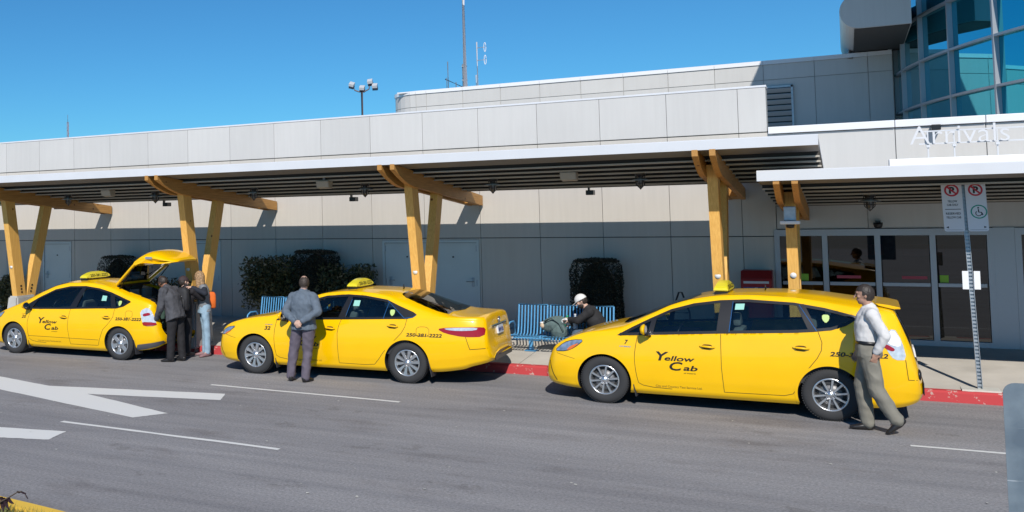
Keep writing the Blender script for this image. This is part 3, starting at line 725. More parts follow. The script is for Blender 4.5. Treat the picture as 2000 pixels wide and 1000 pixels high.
class Car:
    def __init__(s, sp):
        s.sp = sp; s.hw0 = sp['W']/2; s.cache = {}
    def section(s, x):
        """points from sill to roof centre; y is distance from centre line"""
        k = round(x, 4)
        if k in s.cache: return s.cache[k]
        sp = s.sp; hw = s.hw0 * lerp_tab(sp['plan'], x)
        top = lerp_tab(sp['top'], x); low = lerp_tab(sp['low'], x)
        edge = min(lerp_tab(sp['edge'], x), top - .004); belt = min(lerp_tab(sp['belt'], x), edge - .002)
        low = min(low, belt - .04)
        h = belt - low
        tuck = sp.get('tuck', .05)
        P = [(hw - tuck - .05, low), (hw - tuck, low + .02 + .04*h), (hw - .018, low + .24*h), (hw, low + .48*h), (hw - .004, low + .66*h), (hw - .022, low + .86*h), (hw - .05, belt)]
        lowpts = P
        g = edge - belt; tum = sp.get('tumble', .46)
        ye = hw - .05 - tum*g - .01
        P = P + [(hw - .055 - tum*g*.5 + .018*min(1, g/.4), belt + g*.5), (ye, edge)]
        c = top - edge; r = min(.16, ye*.3)
        P += [(ye - r*.35, edge + c*.34), (ye - r, edge + c*.60), (ye*.55, edge + c*.90), (ye*.28, edge + c*.98), (0, top)]
        # catmull-rom through the points
        out = []; n = len(P)
        seg = [2, 6, 10, 8, 6, 5, 10, 10, 3, 4, 5, 4, 4]
        s.segs = seg
        for i in range(n - 1):
            p0 = P[max(i-1, 0)]; p1 = P[i]; p2 = P[i+1]; p3 = P[min(i+2, n-1)]
            if i == 6: p0 = P[5]
            for j in range(seg[i]):
                t = j/seg[i]
                f = lambda a, b, c_, d: .5*((2*b)+(-a+c_)*t+(2*a-5*b+4*c_-d)*t*t+(-a+3*b-3*c_+d)*t**3)
                lin = i in (0, 1)
                if lin: out.append((p1[0]+(p2[0]-p1[0])*t, p1[1]+(p2[1]-p1[1])*t))
                else: out.append((f(p0[0], p1[0], p2[0], p3[0]), f(p0[1], p1[1], p2[1], p3[1])))
        out.append(P[-1])
        for i in range(1, len(out)):     # keep z monotone
            if out[i][1] < out[i-1][1]: out[i] = (out[i][0], out[i-1][1])
        s.cache[k] = out; return out
    IE = 57
    def side_y(s, x, z):
        P = s.section(x)[:s.IE + 5]
        if z <= P[0][1]: return P[0][0]
        for a, b in zip(P, P[1:]):
            if z <= b[1]:
                t = (z-a[1])/max(1e-6, b[1]-a[1]); return a[0]+(b[0]-a[0])*t
        return P[-1][0]
    def top_z(s, x, y):
        P = s.section(x)[s.IE-6:]; y = abs(y)
        if y >= P[0][0]: return P[0][1]
        for a, b in zip(P, P[1:]):
            if y >= b[0]:
                t = (a[0]-y)/max(1e-6, a[0]-b[0]); return a[1]+(b[1]-a[1])*t
        return P[-1][1]
    def side(s, x, z, off=0.0, sgn=-1):
        return Vector((x, s.hw0 + sgn*(s.side_y(x, z) + off), z))
    def topp(s, x, y, off=0.0): return Vector((x, s.hw0 + y, s.top_z(x, y) + off))
    # -- shells laid on the side
    def side_shell(s, bm, poly, off, sgn=-1, mi=0, step=.03, thick=0):
        poly = densify(poly, step); 
        vs = [bm.verts.new((p[0], p[1], 0)) for p in poly]
        f = bm.faces.new(vs); r = bmesh.ops.triangulate(bm, faces=[f]); fs = r['faces']
        # refine interior
        xs = [p[0] for p in poly]; zs = [p[1] for p in poly]
        geom = set(fs)
        def cut(axis, lo, hi, st):
            nonlocal geom
            k = math.ceil(lo/st)*st
            while k < hi:
                co = (k, 0, 0) if axis == 0 else (0, k, 0); no = (1, 0, 0) if axis == 0 else (0, 1, 0)
                gf = list(geom); ge = {e for q in gf for e in q.edges}; gv = {v for q in gf for v in q.verts}
                r = bmesh.ops.bisect_plane(bm, geom=gf+list(ge)+list(gv), plane_co=co, plane_no=no, dist=1e-6)
                geom = {q for q in r['geom'] if isinstance(q, bmesh.types.BMFace)}
                k += st
        cut(0, min(xs), max(xs), .08); cut(1, min(zs), max(zs), .05)
        vv = {v for q in geom for v in q.verts}
        for v in vv: v.co = s.side(v.co.x, v.co.y, off, sgn)
        bmesh.ops.recalc_face_normals(bm, faces=list(geom))
        for q in geom:
            q.material_index = mi; q.smooth = True
        q = next(iter(geom))
        tot = sum((q.normal.y for q in geom))
        if tot * sgn < 0: bmesh.ops.reverse_faces(bm, faces=list(geom))
    def ribbon(s, bm, pts, w, off, sgn=-1, mi=0, closed=False, step=.04):
        pts = densify(pts, step, closed); n = len(pts); rows = []
        for i in range(n):
            a = pts[i-1] if (i > 0 or closed) else pts[0]; b = pts[(i+1) % n] if (i < n-1 or closed) else pts[-1]
            dx, dz = b[0]-a[0], b[1]-a[1]; L = sqrt(dx*dx+dz*dz) or 1; nx, nz = -dz/L, dx/L
            ww = w if not isinstance(w, tuple) else w
            o1, o2 = (w/2, -w/2) if not isinstance(w, tuple) else w
            x, z = pts[i]
            rows.append([bm.verts.new(s.side(x+nx*q, z+nz*q, off, sgn)) for q in (o1, o2)])
        for i in range(n if closed else n-1):
            a, b = rows[i], rows[(i+1) % n]; f = bm.faces.new((a[0], a[1], b[1], b[0])); f.material_index = mi; f.smooth = True
            if f.normal.y*sgn < 0: f.normal_flip()
    def decal(s, bm, x0, x1, z0, z1, off=.003, tilt=0.0):
        fit_text(bm, x0, x1, z0, z1)
        bmesh.ops.subdivide_edges(bm, edges=[e for e in bm.edges if e.calc_length() > .12], cuts=2)
        for v in bm.verts:
            x, z = v.co.x, v.co.y + tilt*(v.co.x - x0); v.co = s.side(x, z, off)
        return bm

def wheel(T, cx, zc, rad, width, yface, sgn, style):
    """yface: y of outer face plane; sgn=-1 outer side looks to -y"""
    W = obj('wheel', bmesh.new(), M_TYRE, T)
    def wadd(n, bm, m, parent=W):
        for v in bm.verts: v.co = Vector((cx + v.co.x, yface - sgn*v.co.y, zc + v.co.z))
        bmesh.ops.recalc_face_normals(bm, faces=bm.faces); return obj(n, bm, m, parent)
    rr = rad * (.635 if style != 2 else .62)
    bm = bmesh.new()
    lathe(bm, [(rr, .012), (rr+.02, -.001), ((rad+rr)/2, -.008), (rad-.035, .0), (rad-.012, .014), (rad, .04), (rad, width-.04), (rad-.02, width-.01), (rr, width)], 56)
    for j in range(64):     # tread blocks
        a = 2*pi*j/64; c_, s_ = cos(a), sin(a)
        bar(bm, ((rad-.004)*c_, .012, (rad-.004)*s_), ((rad-.004)*c_, .05, (rad-.004)*s_), .014, .012, up=(c_, 0, s_))
    wadd('tyre', bm, M_TYRE)
    bm = bmesh.new()
    lathe(bm, [(rr+.004, .004), (rr-.006, -.002), (rr-.014, .004), (rr-.022, .03), (rr-.03, .07)], 56)
    def spoke(a, w0, w1, r0, r1, d0=.012, d1=.006, th=.018, curve=0):
        pr = []
        for t in (0, .5, 1):
            r_ = r0+(r1-r0)*t; aa = a + curve*t; w = w0+(w1-w0)*t; d = d0+(d1-d0)*t
            ax = Vector((cos(aa), 0, sin(aa))); tx = Vector((-sin(aa), 0, cos(aa)))
            pr.append([bm.verts.new(ax*r_ + tx*w/2*q + Vector((0, d + e, 0))) for q, e in ((-1, th), (-.7, 0), (.7, 0), (1, th))])
        for p, q in zip(pr, pr[1:]):
            for k in range(3): bm.faces.new((p[k], p[k+1], q[k+1], q[k]))
    hub = .06
    if style == 0:      # hatchback: six broad paired spokes
        for k in range(6):
            a = k*pi/3 + .3
            spoke(a, .075, .085, hub*.7, rr-.012, .014, .010)
            spoke(a, .030, .150, rr-.07, rr-.010, .012, .010)
        hub = .065
    elif style == 1:    # sedan: ten paddle spokes in pairs
        for k in range(10):
            a = k*pi/5 + .1; spoke(a, .028, .072, hub*.6, rr-.010, .016, .008)
            
    else:               # wagon: ten slim spokes
        for k in range(10):
            a = k*pi/5 + .15; spoke(a, .026, .034, hub*.8, rr-.014, .012, .010, .016)
        for k in range(5):
            a = k*2*pi/5 + .3; p = Vector((cos(a)*.057, -.0, sin(a)*.057)); lathe(bm, [(0, -.008), (.011, -.006), (.011, .01)], 8, c=p)
    lathe(bm, [(0, -.004), (.026, -.003), (.032, .004), (hub, .012), (hub+.004, .03)], 24)
    wadd('rim', bm, M_RIM)
    bm = bmesh.new(); lathe(bm, [(0, .062), (rr-.03, .064), (rr-.03, .07), (0, .07)], 32); 
    wadd('brake_disc', bm, M_RIMD)
    bm = bmesh.new(); lathe(bm, [(.05, .052), (rr*.66, .052), (rr*.66, .06)], 32); wadd('rotor', bm, mat('rotor_steel', (.22, .22, .23), .5, metal=.5))
    return W

def build_car(key, sp, label):
    c = Car(sp); x0, y0, th = sp['place']
    T = thing('taxi', label, 'taxi', (x0, y0, 0), th, 'yellow taxis waiting at the kerb')
    W = sp['W']; hw0 = W/2
    add = lambda n, bm, m, parent=T, smooth=False, label=None: obj(n, bm, m, parent, smooth, label)
    xa, xb = sp['top'][0][0], sp['top'][-1][0]
    # stations
    xs = []; x = xa
    while x < xb - 1e-4:
        xs.append(x); d = min(x - xa, xb - x); x += .004 if d < .02 else .009 if d < .08 else .018 if d < .25 else .026
        if xb - x < .004: break
    xs.append(xb)
    n = len(c.section(0)); IB = sum(c.segs[:6]); IE = sum(c.segs[:8])
    c.IE = IE
    polys = []     # (poly, kind)   kinds: hole / door
    for w in sp['windows']: polys.append(('hole', w))
    for d in sp['doors']: polys.append(('door', d))
    archs = sp['arches']
    import bisect
    me_v = []; grid = {}
    bm = bmesh.new()
    def nearest(p, poly):
        best = None
        m = len(poly)
        for i in range(m):
            a = poly[i]; b = poly[(i+1) % m]; dx, dy = b[0]-a[0], b[1]-a[1]; L = dx*dx+dy*dy
            if L < 1e-12: continue
            t = max(0, min(1, ((p[0]-a[0])*dx+(p[1]-a[1])*dy)/L)); q = (a[0]+dx*t, a[1]+dy*t); d = sqrt((q[0]-p[0])**2+(q[1]-p[1])**2)
            if best is None or d < best[0]: best = (d, q)
        return best
    bbs = [(min(p[0] for p in pl)-.03, max(p[0] for p in pl)+.03, min(p[1] for p in pl)-.03, max(p[1] for p in pl)+.03) for _, pl in polys]
    for sgn in (-1, 1):
        for i, x in enumerate(xs):
            for j in range(n):
                if j == n-1 and sgn == 1: grid[(1, i, j)] = grid[(-1, i, j)]; continue
                y, z = c.section(x)[j]; X, Z = x, z
                if j <= IE - 1 and .06 < x - xa and x < xb - .06:
                    done = False
                    for (ax, az, ar) in archs:
                        d = sqrt((X-ax)**2+(Z-az)**2)
                        if abs(d-ar) < .0165 and j > 0:
                            X, Z = ax+(X-ax)*ar/d, az+(Z-az)*ar/d; done = True
                    if not done:
                        for (kd, pl), bb in zip(polys, bbs):
                            if bb[0] < X < bb[1] and bb[2] < Z < bb[3]:
                                r = nearest((X, Z), pl)
                                if r[0] < .0115: X, Z = r[1]; done = True; break
                    if done: y = c.side_y(X, Z)
                grid[(sgn, i, j)] = bm.verts.new((X, hw0 + sgn*y, Z))
    faces = []
    for sgn in (-1, 1):
        for i in range(len(xs)-1):
            for j in range(n-1):
                q = [grid[(sgn, i, j)], grid[(sgn, i+1, j)], grid[(sgn, i+1, j+1)], grid[(sgn, i, j+1)]]
                if sgn == 1: q = q[::-1]
                f = bm.faces.new(q); f.smooth = True; faces.append((f, sgn, j))
    for i in (0, len(xs)-1):    # end caps
        ring = [grid[(-1, i, j)] for j in range(n)] + [grid[(1, i, j)] for j in range(n-2, -1, -1)]
        f = bm.faces.new(ring if i else ring[::-1]); f.smooth = True
    bm.normal_update()
    vn = {v: v.normal.copy() for v in bm.verts}
    part_faces = {'body': []}
    tp = sp['top_holes']
    for f, sgn, j in faces:
        ce = f.calc_center_median(); px, py, pz = ce.x, abs(ce.y-hw0), ce.z; k = 'body'
        if j < IE:
            if any((px-ax)**2+(pz-az)**2 < (ar+.001)**2 for ax, az, ar in archs): k = None
            else:
                for idx, (kd, pl) in enumerate(polys):
                    if inpoly((px, pz), pl):
                        if kd == 'hole': k = None; break
                        k = ('door', idx, sgn)
        if j >= IE - 1:
            for hp in tp:
                if inpoly((px, py), hp): k = None
        if sp.get('rear_cut') and px > sp['rear_cut'][0] and py < sp['rear_cut'][1] and pz > sp['rear_cut'][2]: k = None
        if k is not None: part_faces.setdefault(k, []).append(f)
    part_faces['body'] += [f for f in bm.faces if len(f.verts) > 4]
    made = {}
    for k, fl in part_faces.items():
        b2 = bmesh.new(); mp = {}; nrm = []
        for f in fl:
            vs = []
            for v in f.verts:
                if v not in mp: mp[v] = b2.verts.new(v.co); nrm.append(vn[v])
                vs.append(mp[v])
            try: q = b2.faces.new(vs); q.smooth = True
            except ValueError: pass
        o = add('body' if k == 'body' else 'door', b2, [M_YEL, M_GAP], T, True)
        try: o.data.normals_split_custom_set_from_vertices([tuple(v) for v in nrm])
        except Exception as e: pass
        made[k] = o
    bm.free()
    body = made['body']
    # seams, shadow gaps
    for sgn in (-1, 1):
        for d in sp['gaps']:
            b = bmesh.new(); c.ribbon(b, d, .008, .0012, sgn, closed=False); add('door_seam', b, M_GAP, body)
            if sgn == 1: break
    for ax, az, ar in archs:
        for sgn in (-1, 1):
            b = bmesh.new(); pl = []
            for k in range(61):
                a = -.38 + (pi + .76)*k/60
                q = (ax + ar*cos(a), az + ar*sin(a))
                if q[1] > lerp_tab(sp['low'], q[0]) + .012: pl.append(q)
            c.ribbon(b, pl, (.003, -.030), .0035, sgn, step=.5); add('arch_lip', b, M_YEL, body)
    # side glass with black surrounds
    for sgn in (-1, 1):
        b = bmesh.new()
        for w in sp['windows']: c.ribbon(b, w, sp.get('trimw', (.030, -.006)), .004, sgn, closed=True, step=.03)
        for pl in sp['pillars']: c.side_shell(b, pl, .005, sgn)
        add('window_trim', b, M_BLK, body)
        for w in sp['glass']:
            b = bmesh.new(); c.side_shell(b, w, -.006, sgn, step=.05); add('side_window', b, M_CARGLASS, body)
        if sp.get('bright'):
            b = bmesh.new()
            for pl in sp['bright']: c.ribbon(b, pl, .010, .0075, sgn)
            add('window_moulding', b, M_CHROME, body)
    # windscreen, rear window
    for nm, hp, off in sp['screens']:
        b = bmesh.new(); nx, ny = 26, 18
        rows = []
        xs2 = [min(p[0] for p in hp) + (max(p[0] for p in hp) - min(p[0] for p in hp))*i/nx for i in range(nx+1)]
        for x in xs2:
            lim = 0
            for q in range(80):
                yy = q*.01
                if inpoly((x + (1e-4 if x == xs2[0] else -1e-4 if x == xs2[-1] else 0), yy + 1e-4), hp): lim = yy
            rows.append([b.verts.new(c.topp(x, (-1 + 2*j/ny)*(lim+.012), off)) for j in range(ny+1)])
        for a, d in zip(rows, rows[1:]):
            for j in range(ny): f = b.faces.new((a[j], d[j], d[j+1], a[j+1])); f.smooth = True
        add(nm, b, M_REARGLASS if nm == 'rear_window' else M_CARGLASS)
        b = bmesh.new(); rim = []
        for a in rows: rim.append(a[0].co.copy()) if False else None
        b.free()
    # wheel housings, floor, interior
    b = bmesh.new()
    for ax, az, ar in archs:
        for sgn in (-1, 1):
            rows = []
            for k in range(21):
                a = -.35 + (pi + .7)*k/20
                px, pz = ax + (ar+.002)*cos(a), az + (ar+.002)*sin(a)
                ys = c.side_y(min(max(px, xa+.05), xb-.05), pz)
                rows.append([b.verts.new((px, hw0 + sgn*(ys - .004), pz)), b.verts.new((px, hw0 + sgn*(hw0-.36), pz))])
            for p, q in zip(rows, rows[1:]): b.faces.new((p[0], p[1], q[1], q[0])).smooth = True
            b.faces.new([r[1] for r in rows])
    zf = sp['floor']
    def fl(x): return c.section(x)[0][0] - .01
    prevr = None
    for k in range(25):
        x = xa + .12 + (xb - xa - .24)*k/24
        if any(abs(x-ax) < ar + .02 for ax, az, ar in archs): y = hw0 - .36
        else: y = fl(x)
        r = [b.verts.new((x, hw0-y, lerp_tab(sp['low'], x)+.015)), b.verts.new((x, hw0+y, lerp_tab(sp['low'], x)+.015))]
        if prevr: b.faces.new((prevr[0], r[0], r[1], prevr[1]))
        prevr = r
    add('underbody', b, mat('underbody', (.02, .02, .02), .9))
    b = bmesh.new()
    s0, s1 = sp['cabin']; box(b, (s0, .16, .42), (s1, W-.16, .47)); box(b, (s0 - .25, .12, .66), (s0 + .30, W-.12, .93), bev=.05)
    for y_ in (.075, W-.095): box(b, (s0, y_, .45), (s1 - .1, y_ + .02, .86))
    box(b, (s1 - .05, .2, .45), (s1, W - .2, .95))
    add('interior', b, M_INT)
    for (sx, ys) in sp['seats']:
        for yc in ys:
            b = bmesh.new(); wd = .24
            box(b, (sx-.28, yc-wd, .46), (sx+.20, yc+wd, .62), bev=.05)
            v = box(b, (sx+.14, yc-wd*.95, .55), (sx+.28, yc+wd*.95, 1.10), bev=.05)
            for q in b.verts:
                if q.co.z > .6: q.co.x += (q.co.z-.6)*.35
            v0 = len(b.verts)
            hb = bmesh.new(); box(hb, (sx+.30, yc-.13, 1.11), (sx+.40, yc+.13, 1.29), bev=.035); obj_h = add('headrest', hb, M_INT2)
            st = add('car_seat', b, M_INT2); obj_h.parent = st
    b = bmesh.new(); wx = sp['seats'][0][0] - .42; tube(b, [(wx + .17*sin(a)*.35, .44 + .17*cos(a), .93 + .17*sin(a)) for a in [2*pi*k/24 for k in range(25)]], .014, 8, cap=False); bar(b, (wx, .30, .93), (wx, .58, .93), .02, .03)
    add('steering_wheel', b, M_BLK)
    # handles
    for (hx, hz) in sp['handles']:
        for sgn in (-1, 1):
            b = bmesh.new(); p = [c.side(hx - .09, hz, .004, sgn), c.side(hx - .05, hz + .004, .032, sgn), c.side(hx + .05, hz - .002, .034, sgn), c.side(hx + .095, hz - .008, .006, sgn)]
            tube(b, p, [.010, .014, .014, .010], 8)
            hd = add('door_handle', b, M_YEL, next((made[k] for k in made if k != 'body' and k[2] == sgn and inpoly((hx, hz), polys[k[1]][1])), body))
            b = bmesh.new(); c.side_shell(b, smoothpoly([(hx-.065, hz-.035), (hx+.065, hz-.035), (hx+.065, hz+.03), (hx-.065, hz+.03)], 2), .0015, sgn); o = add('handle_recess', b, M_GAP, body)
    # mirror
    for sgn in (-1, 1):
        mx_, mz = sp['mirror']; b = bmesh.new()
        base = c.side(mx_ + .04, mz - .10, 0, sgn); ctr = Vector((mx_, base.y + sgn*.13, mz))
        bmesh.ops.create_icosphere(b, subdivisions=3, radius=1)
        for v in b.verts:
            v.co = Vector((ctr.x + v.co.x*.055*(1 if v.co.x < 0 else .35), ctr.y + v.co.y*.105, ctr.z + v.co.z*.075*(1 if v.co.z > 0 else .9)))
        o = add('mirror', b, M_YEL, T, True)
        b = bmesh.new(); tube(b, [base + Vector((0, -sgn*.02, 0)), (base + ctr)/2 + Vector((.01, 0, -.03)), ctr + Vector((.0, 0, -.05))], [.03, .024, .03], 8)
        b2 = add('mirror_arm', b, M_BLK); b2.parent = o
        b = bmesh.new(); lathe(b, [(0, 0), (.07, 0)], 20)
        for v in b.verts: v.co = Vector((ctr.x + .021, ctr.y + v.co.x*1.25, ctr.z + v.co.z*.85))
        g = add('mirror_glass', b, M_CHROME); g.parent = o
    # lights
    for sgn in (-1, 1):
        hp = sp['headlight']; b = bmesh.new(); c.side_shell(b, smoothpoly(hp, 1), .004, sgn, step=.02); h = add('headlight', b, M_LENSB)
        b = bmesh.new(); c.side_shell(b, smoothpoly(sp['amber'], 1), .007, sgn, step=.02); o = add('indicator', b, M_ORG); o.parent = h
        b = bmesh.new(); c.ribbon(b, smoothpoly(hp, 1), .008, .005, sgn, closed=True, step=.02); o = add('headlight_rim', b, M_BLK); o.parent = h
        main = None
        for nm, pl, mm, off in sp['tail']:
            b = bmesh.new(); c.side_shell(b, smoothpoly(pl, 1), off, sgn, step=.02); o = add('taillight' if main is None else 'taillight_lens', b, mm)
            if main: o.parent = main
            else: main = o
    # side decals
    for (txt, bx, kw) in sp['text']:
        b = text_bm(txt, .2, shear=kw.get('shear', .25), bold=kw.get('bold', .004), res=3)
        c.decal(b, *bx, off=.0035, tilt=kw.get('tilt', 0))
        add('lettering', b, kw.get('m', M_TXT), body)
    b = bmesh.new()
    for pl, off in sp.get('stick', []): c.side_shell(b, pl, off)
    add('window_sticker', b, mat('sticker_teal', (.30, .62, .52), .5), body)
    if sp.get('shield'):
        b = bmesh.new(); sx, sz = sp['shield']; c.side_shell(b, smoothpoly([(sx-.04, sz+.05), (sx+.04, sz+.05), (sx+.04, sz-.01), (sx, sz-.055), (sx-.04, sz-.01)], 1), .004)
        add('shield_sticker', b, mat('sticker_lime', (.50, .66, .22), .5), body)
    # fuel flap, mudflaps
    for pl in sp.get('flaps', []):
        b = bmesh.new(); c.ribbon(b, pl, .006, .0012, closed=True); add('fuel_flap', b, M_GAP, body)
    b = bmesh.new()
    for mxx in sp['mud']:
        for sgn in (-1, 1):
            yc = hw0 + sgn*(hw0 - .14)
            bar(b, (mxx, yc, .42), (mxx + .055, yc, .13), .22, .012, up=(1, 0, 0))
    add('mudflap', b, mat('mudflap_rubber', (.03, .03, .035), .6))
    # wheels
    for ax in (0, sp['wb']):
        for sgn in (-1, 1):
            wheel(T, ax, sp['wr'], sp['wr'], .205, hw0 + sgn*(hw0 - .035), sgn, sp['wheel'])
    # roof sign
    rx, ry = sp['rsign']; zr = c.top_z(rx, ry - hw0)
    b = bmesh.new(); hh = .135; tx = .10
    prof = [(-.38, 0), (-.375, .055), (-.14, .13), (.12, .135), (.36, .07), (.38, 0)]
    prism(b, smoothpoly(prof, 1), lambda a, d, t: (rx + t*(1 - .42*max(0, d)/hh), ry + a, zr + .025 + d), -tx, tx)
    bmesh.ops.bevel(b, geom=[e for e in b.edges if e.calc_face_angle(0) > .6], offset=.010, segments=2, affect='EDGES')
    rs = add('roof_sign', b, mat('sign_plastic', (.82, .70, .03), .35, coat=.5))
    b = bmesh.new(); box(b, (rx - .085, ry - .35, zr - .04), (rx + .085, ry + .35, zr + .026), bev=.01); o = add('sign_base', b, M_BLK); o.parent = rs
    b = text_bm('250-381-2222', .2, bold=.003, res=2); fit_text(b, -.25, .29, .03, .085)
    for v in b.verts:
        d = v.co.y; v.co = Vector((rx + tx*(1 - .42*d/hh) + .004, ry + v.co.x, zr + .025 + d))
    o = add('sign_lettering', b, M_TXT); o.parent = rs
    if sp.get('antenna'):
        ax_, ay = sp['antenna']; za = c.top_z(ax_, ay - hw0); b = bmesh.new(); tube(b, [(ax_, ay, za - .01), (ax_ + .01, ay, za + .025), (ax_+.005, ay, za + .075)], [.022, .014, .005], 8); add('roof_antenna', b, M_BLK)
    return T, c

def YC(dx=0, dz=0):
    k = dict(shear=.22, bold=.0045)
    return [('Y', (.71+dx, .875+dx, .645+dz, .765+dz), k), ('ellow', (.82+dx, 1.205+dx, .648+dz, .715+dz), k), ('C', (.88+dx, 1.05+dx, .520+dz, .638+dz), k), ('ab', (1.055+dx, 1.235+dx, .526+dz, .598+dz), k),
            ('of Victoria', (1.06+dx, 1.21+dx, .486+dz, .500+dz), dict(shear=.2)), ('City and Country Taxi Service Ltd.', (.69+dx, 1.28+dx, .275+dz, .312+dz), dict(m=M_TXTB, shear=0, bold=.001))]
SP_C = dict(place=(-3.053, 13.93, -.015), W=1.775, wb=2.78, wr=.326, wheel=2, tuck=.05,
  top=[(-.86,.50),(-.845,.60),(-.79,.69),(-.70,.775),(-.6,.845),(-.45,.92),(-.2,1.00),(0,1.055),(.18,1.10),(.35,1.165),(.71,1.32),(1.06,1.44),(1.4,1.515),(1.73,1.55),(2.2,1.565),(2.64,1.545),(3.0,1.50),(3.3,1.46),(3.50,1.42),(3.525,1.36),(3.60,1.18),(3.66,1.03),(3.70,.85),(3.72,.72),(3.76,.62),(3.775,.52)],
  edge=[(-.86,.48),(-.7,.755),(-.5,.875),(-.2,.975),(.0,1.0),(.2,1.03),(.4,1.12),(.63,1.235),(.9,1.365),(1.19,1.45),(1.52,1.50),(1.86,1.515),(2.4,1.495),(2.75,1.445),(3.08,1.39),(3.5,1.34),(3.6,1.12),(3.7,.8),(3.775,.48)],
  belt=[(-.86,.46),(-.7,.72),(-.4,.85),(-.1,.915),(.2,.945),(.63,.975),(1.49,1.03),(2.39,1.08),(2.82,1.12),(3.07,1.18),(3.35,1.14),(3.55,1.02),(3.7,.74),(3.775,.46)],
  low=[(-.86,.245),(-.8,.225),(-.6,.195),(-.4,.178),(0,.17),(2.4,.175),(3.2,.19),(3.5,.21),(3.7,.27),(3.775,.34)],
  plan=[(-.86,.60),(-.85,.72),(-.80,.83),(-.68,.92),(-.45,.97),(-.1,.99),(.5,1),(2.6,1),(3.1,.985),(3.4,.955),(3.6,.89),(3.7,.82),(3.76,.70),(3.775,.56)],
  windows=[[(.20,.957),(.63,.985),(1.49,1.04),(2.39,1.09),(2.61,1.11),(2.82,1.14),(2.98,1.20),(3.09,1.275),(3.10,1.31),(2.75,1.395),(2.4,1.45),(1.86,1.475),(1.52,1.455),(1.19,1.405),(.90,1.32),(.63,1.19),(.40,1.07)]],
  doors=[[(.45,1.03),(.42,.69),(.44,.44),(.48,.25),(1.55,.26),(1.53,.60),(1.53,1.1)], [(1.53,1.1),(1.53,.6),(1.55,.26),(2.30,.27),(2.42,.36),(2.50,.58),(2.65,.78),(2.71,.95),(2.66,1.15)]],
  gaps=[smoothpoly([(.47,.97,1),(.42,.69),(.44,.44),(.48,.26),(1.55,.27,1)],2)[:-1], [(1.53,1.03),(1.53,.6),(1.55,.27)], [(1.55,.27),(2.26,.28),(2.36,.31),(2.44,.44),(2.50,.58),(2.65,.78),(2.70,.88),(2.71,.98),(2.67,1.11)]],
  pillars=[[(.60,.985),(.67,.99),(.72,1.215),(.65,1.19)], [(1.475,1.04),(1.625,1.048),(1.67,1.465),(1.525,1.455)], [(2.57,1.105),(2.67,1.12),(2.52,1.44),(2.42,1.448)]],
  glass=[[(.24,.965),(.63,.992),(.68,1.19),(.60,1.16),(.42,1.07)], [(.64,.99),(1.50,1.045),(1.55,1.445),(1.19,1.395),(.90,1.31),(.68,1.20)], [(1.58,1.045),(2.60,1.11),(2.46,1.44),(1.86,1.465),(1.62,1.455)], [(2.60,1.115),(2.82,1.15),(2.98,1.21),(3.08,1.28),(3.08,1.305),(2.75,1.385),(2.47,1.43)]],
  bright=[[(2.46,1.43),(2.655,1.12)], [(1.632,1.06),(1.678,1.45)]],
  headlight=[(-.71,.685),(-.56,.815),(-.42,.862),(-.26,.868),(-.40,.755),(-.52,.70)], amber=[(-.52,.715),(-.46,.775),(-.33,.825),(-.40,.762),(-.47,.72)],
  tail=[('t',[(3.36,1.08),(3.49,1.19),(3.57,1.03),(3.615,.80),(3.48,.80),(3.41,.91)],M_LENS,.004), ('r',[(3.355,1.0),(3.42,.985),(3.50,.93),(3.47,.90),(3.40,.93)],M_RED,.007), ('w',[(3.37,1.07),(3.485,1.175),(3.565,1.03),(3.55,.95),(3.43,.985)],mat('lens_glint', (.85,.85,.87), .12, coat=1),.0075)],  # white upper piece has the sun glint painted into its colour
  handles=[(1.36,.86),(2.47,.90)], mirror=(.585,1.06), cabin=(.8,3.1), floor=.2, seats=[(1.35,(.48,1.29)),(2.25,(.45,.89,1.33))], mud=[.372,3.15],
  text=YC()+[('7',(.295,.345,.84,.90),dict(shear=.2,bold=.006)),('HYBRID',(.23,.38,.80,.818),dict(m=M_CHROME,shear=0)),('250-381-2222',(2.79,3.42,.815,.872),dict(shear=.2,bold=.006))],
  stick=[([(1.70,1.345),(1.81,1.35),(1.82,1.425),(1.71,1.42)],.004)], shield=(2.76,1.27), rsign=(1.50,.84), antenna=(2.02,.8),
  arches=[(0,.32,.372),(2.78,.32,.372)],
  top_holes=[[(.22,-.01),(.24,.5),(.34,.64),(.95,.55),(1.10,.48),(1.18,-.01)], [(3.535,-.01),(3.535,.60),(3.655,.62),(3.655,-.01)]],
  screens=[('windscreen',[(.20,-.01),(.22,.52),(.32,.66),(.97,.57),(1.12,.50),(1.20,-.01)],.004),('rear_window',[(3.53,-.01),(3.53,.62),(3.66,.64),(3.66,-.01)],.004)])
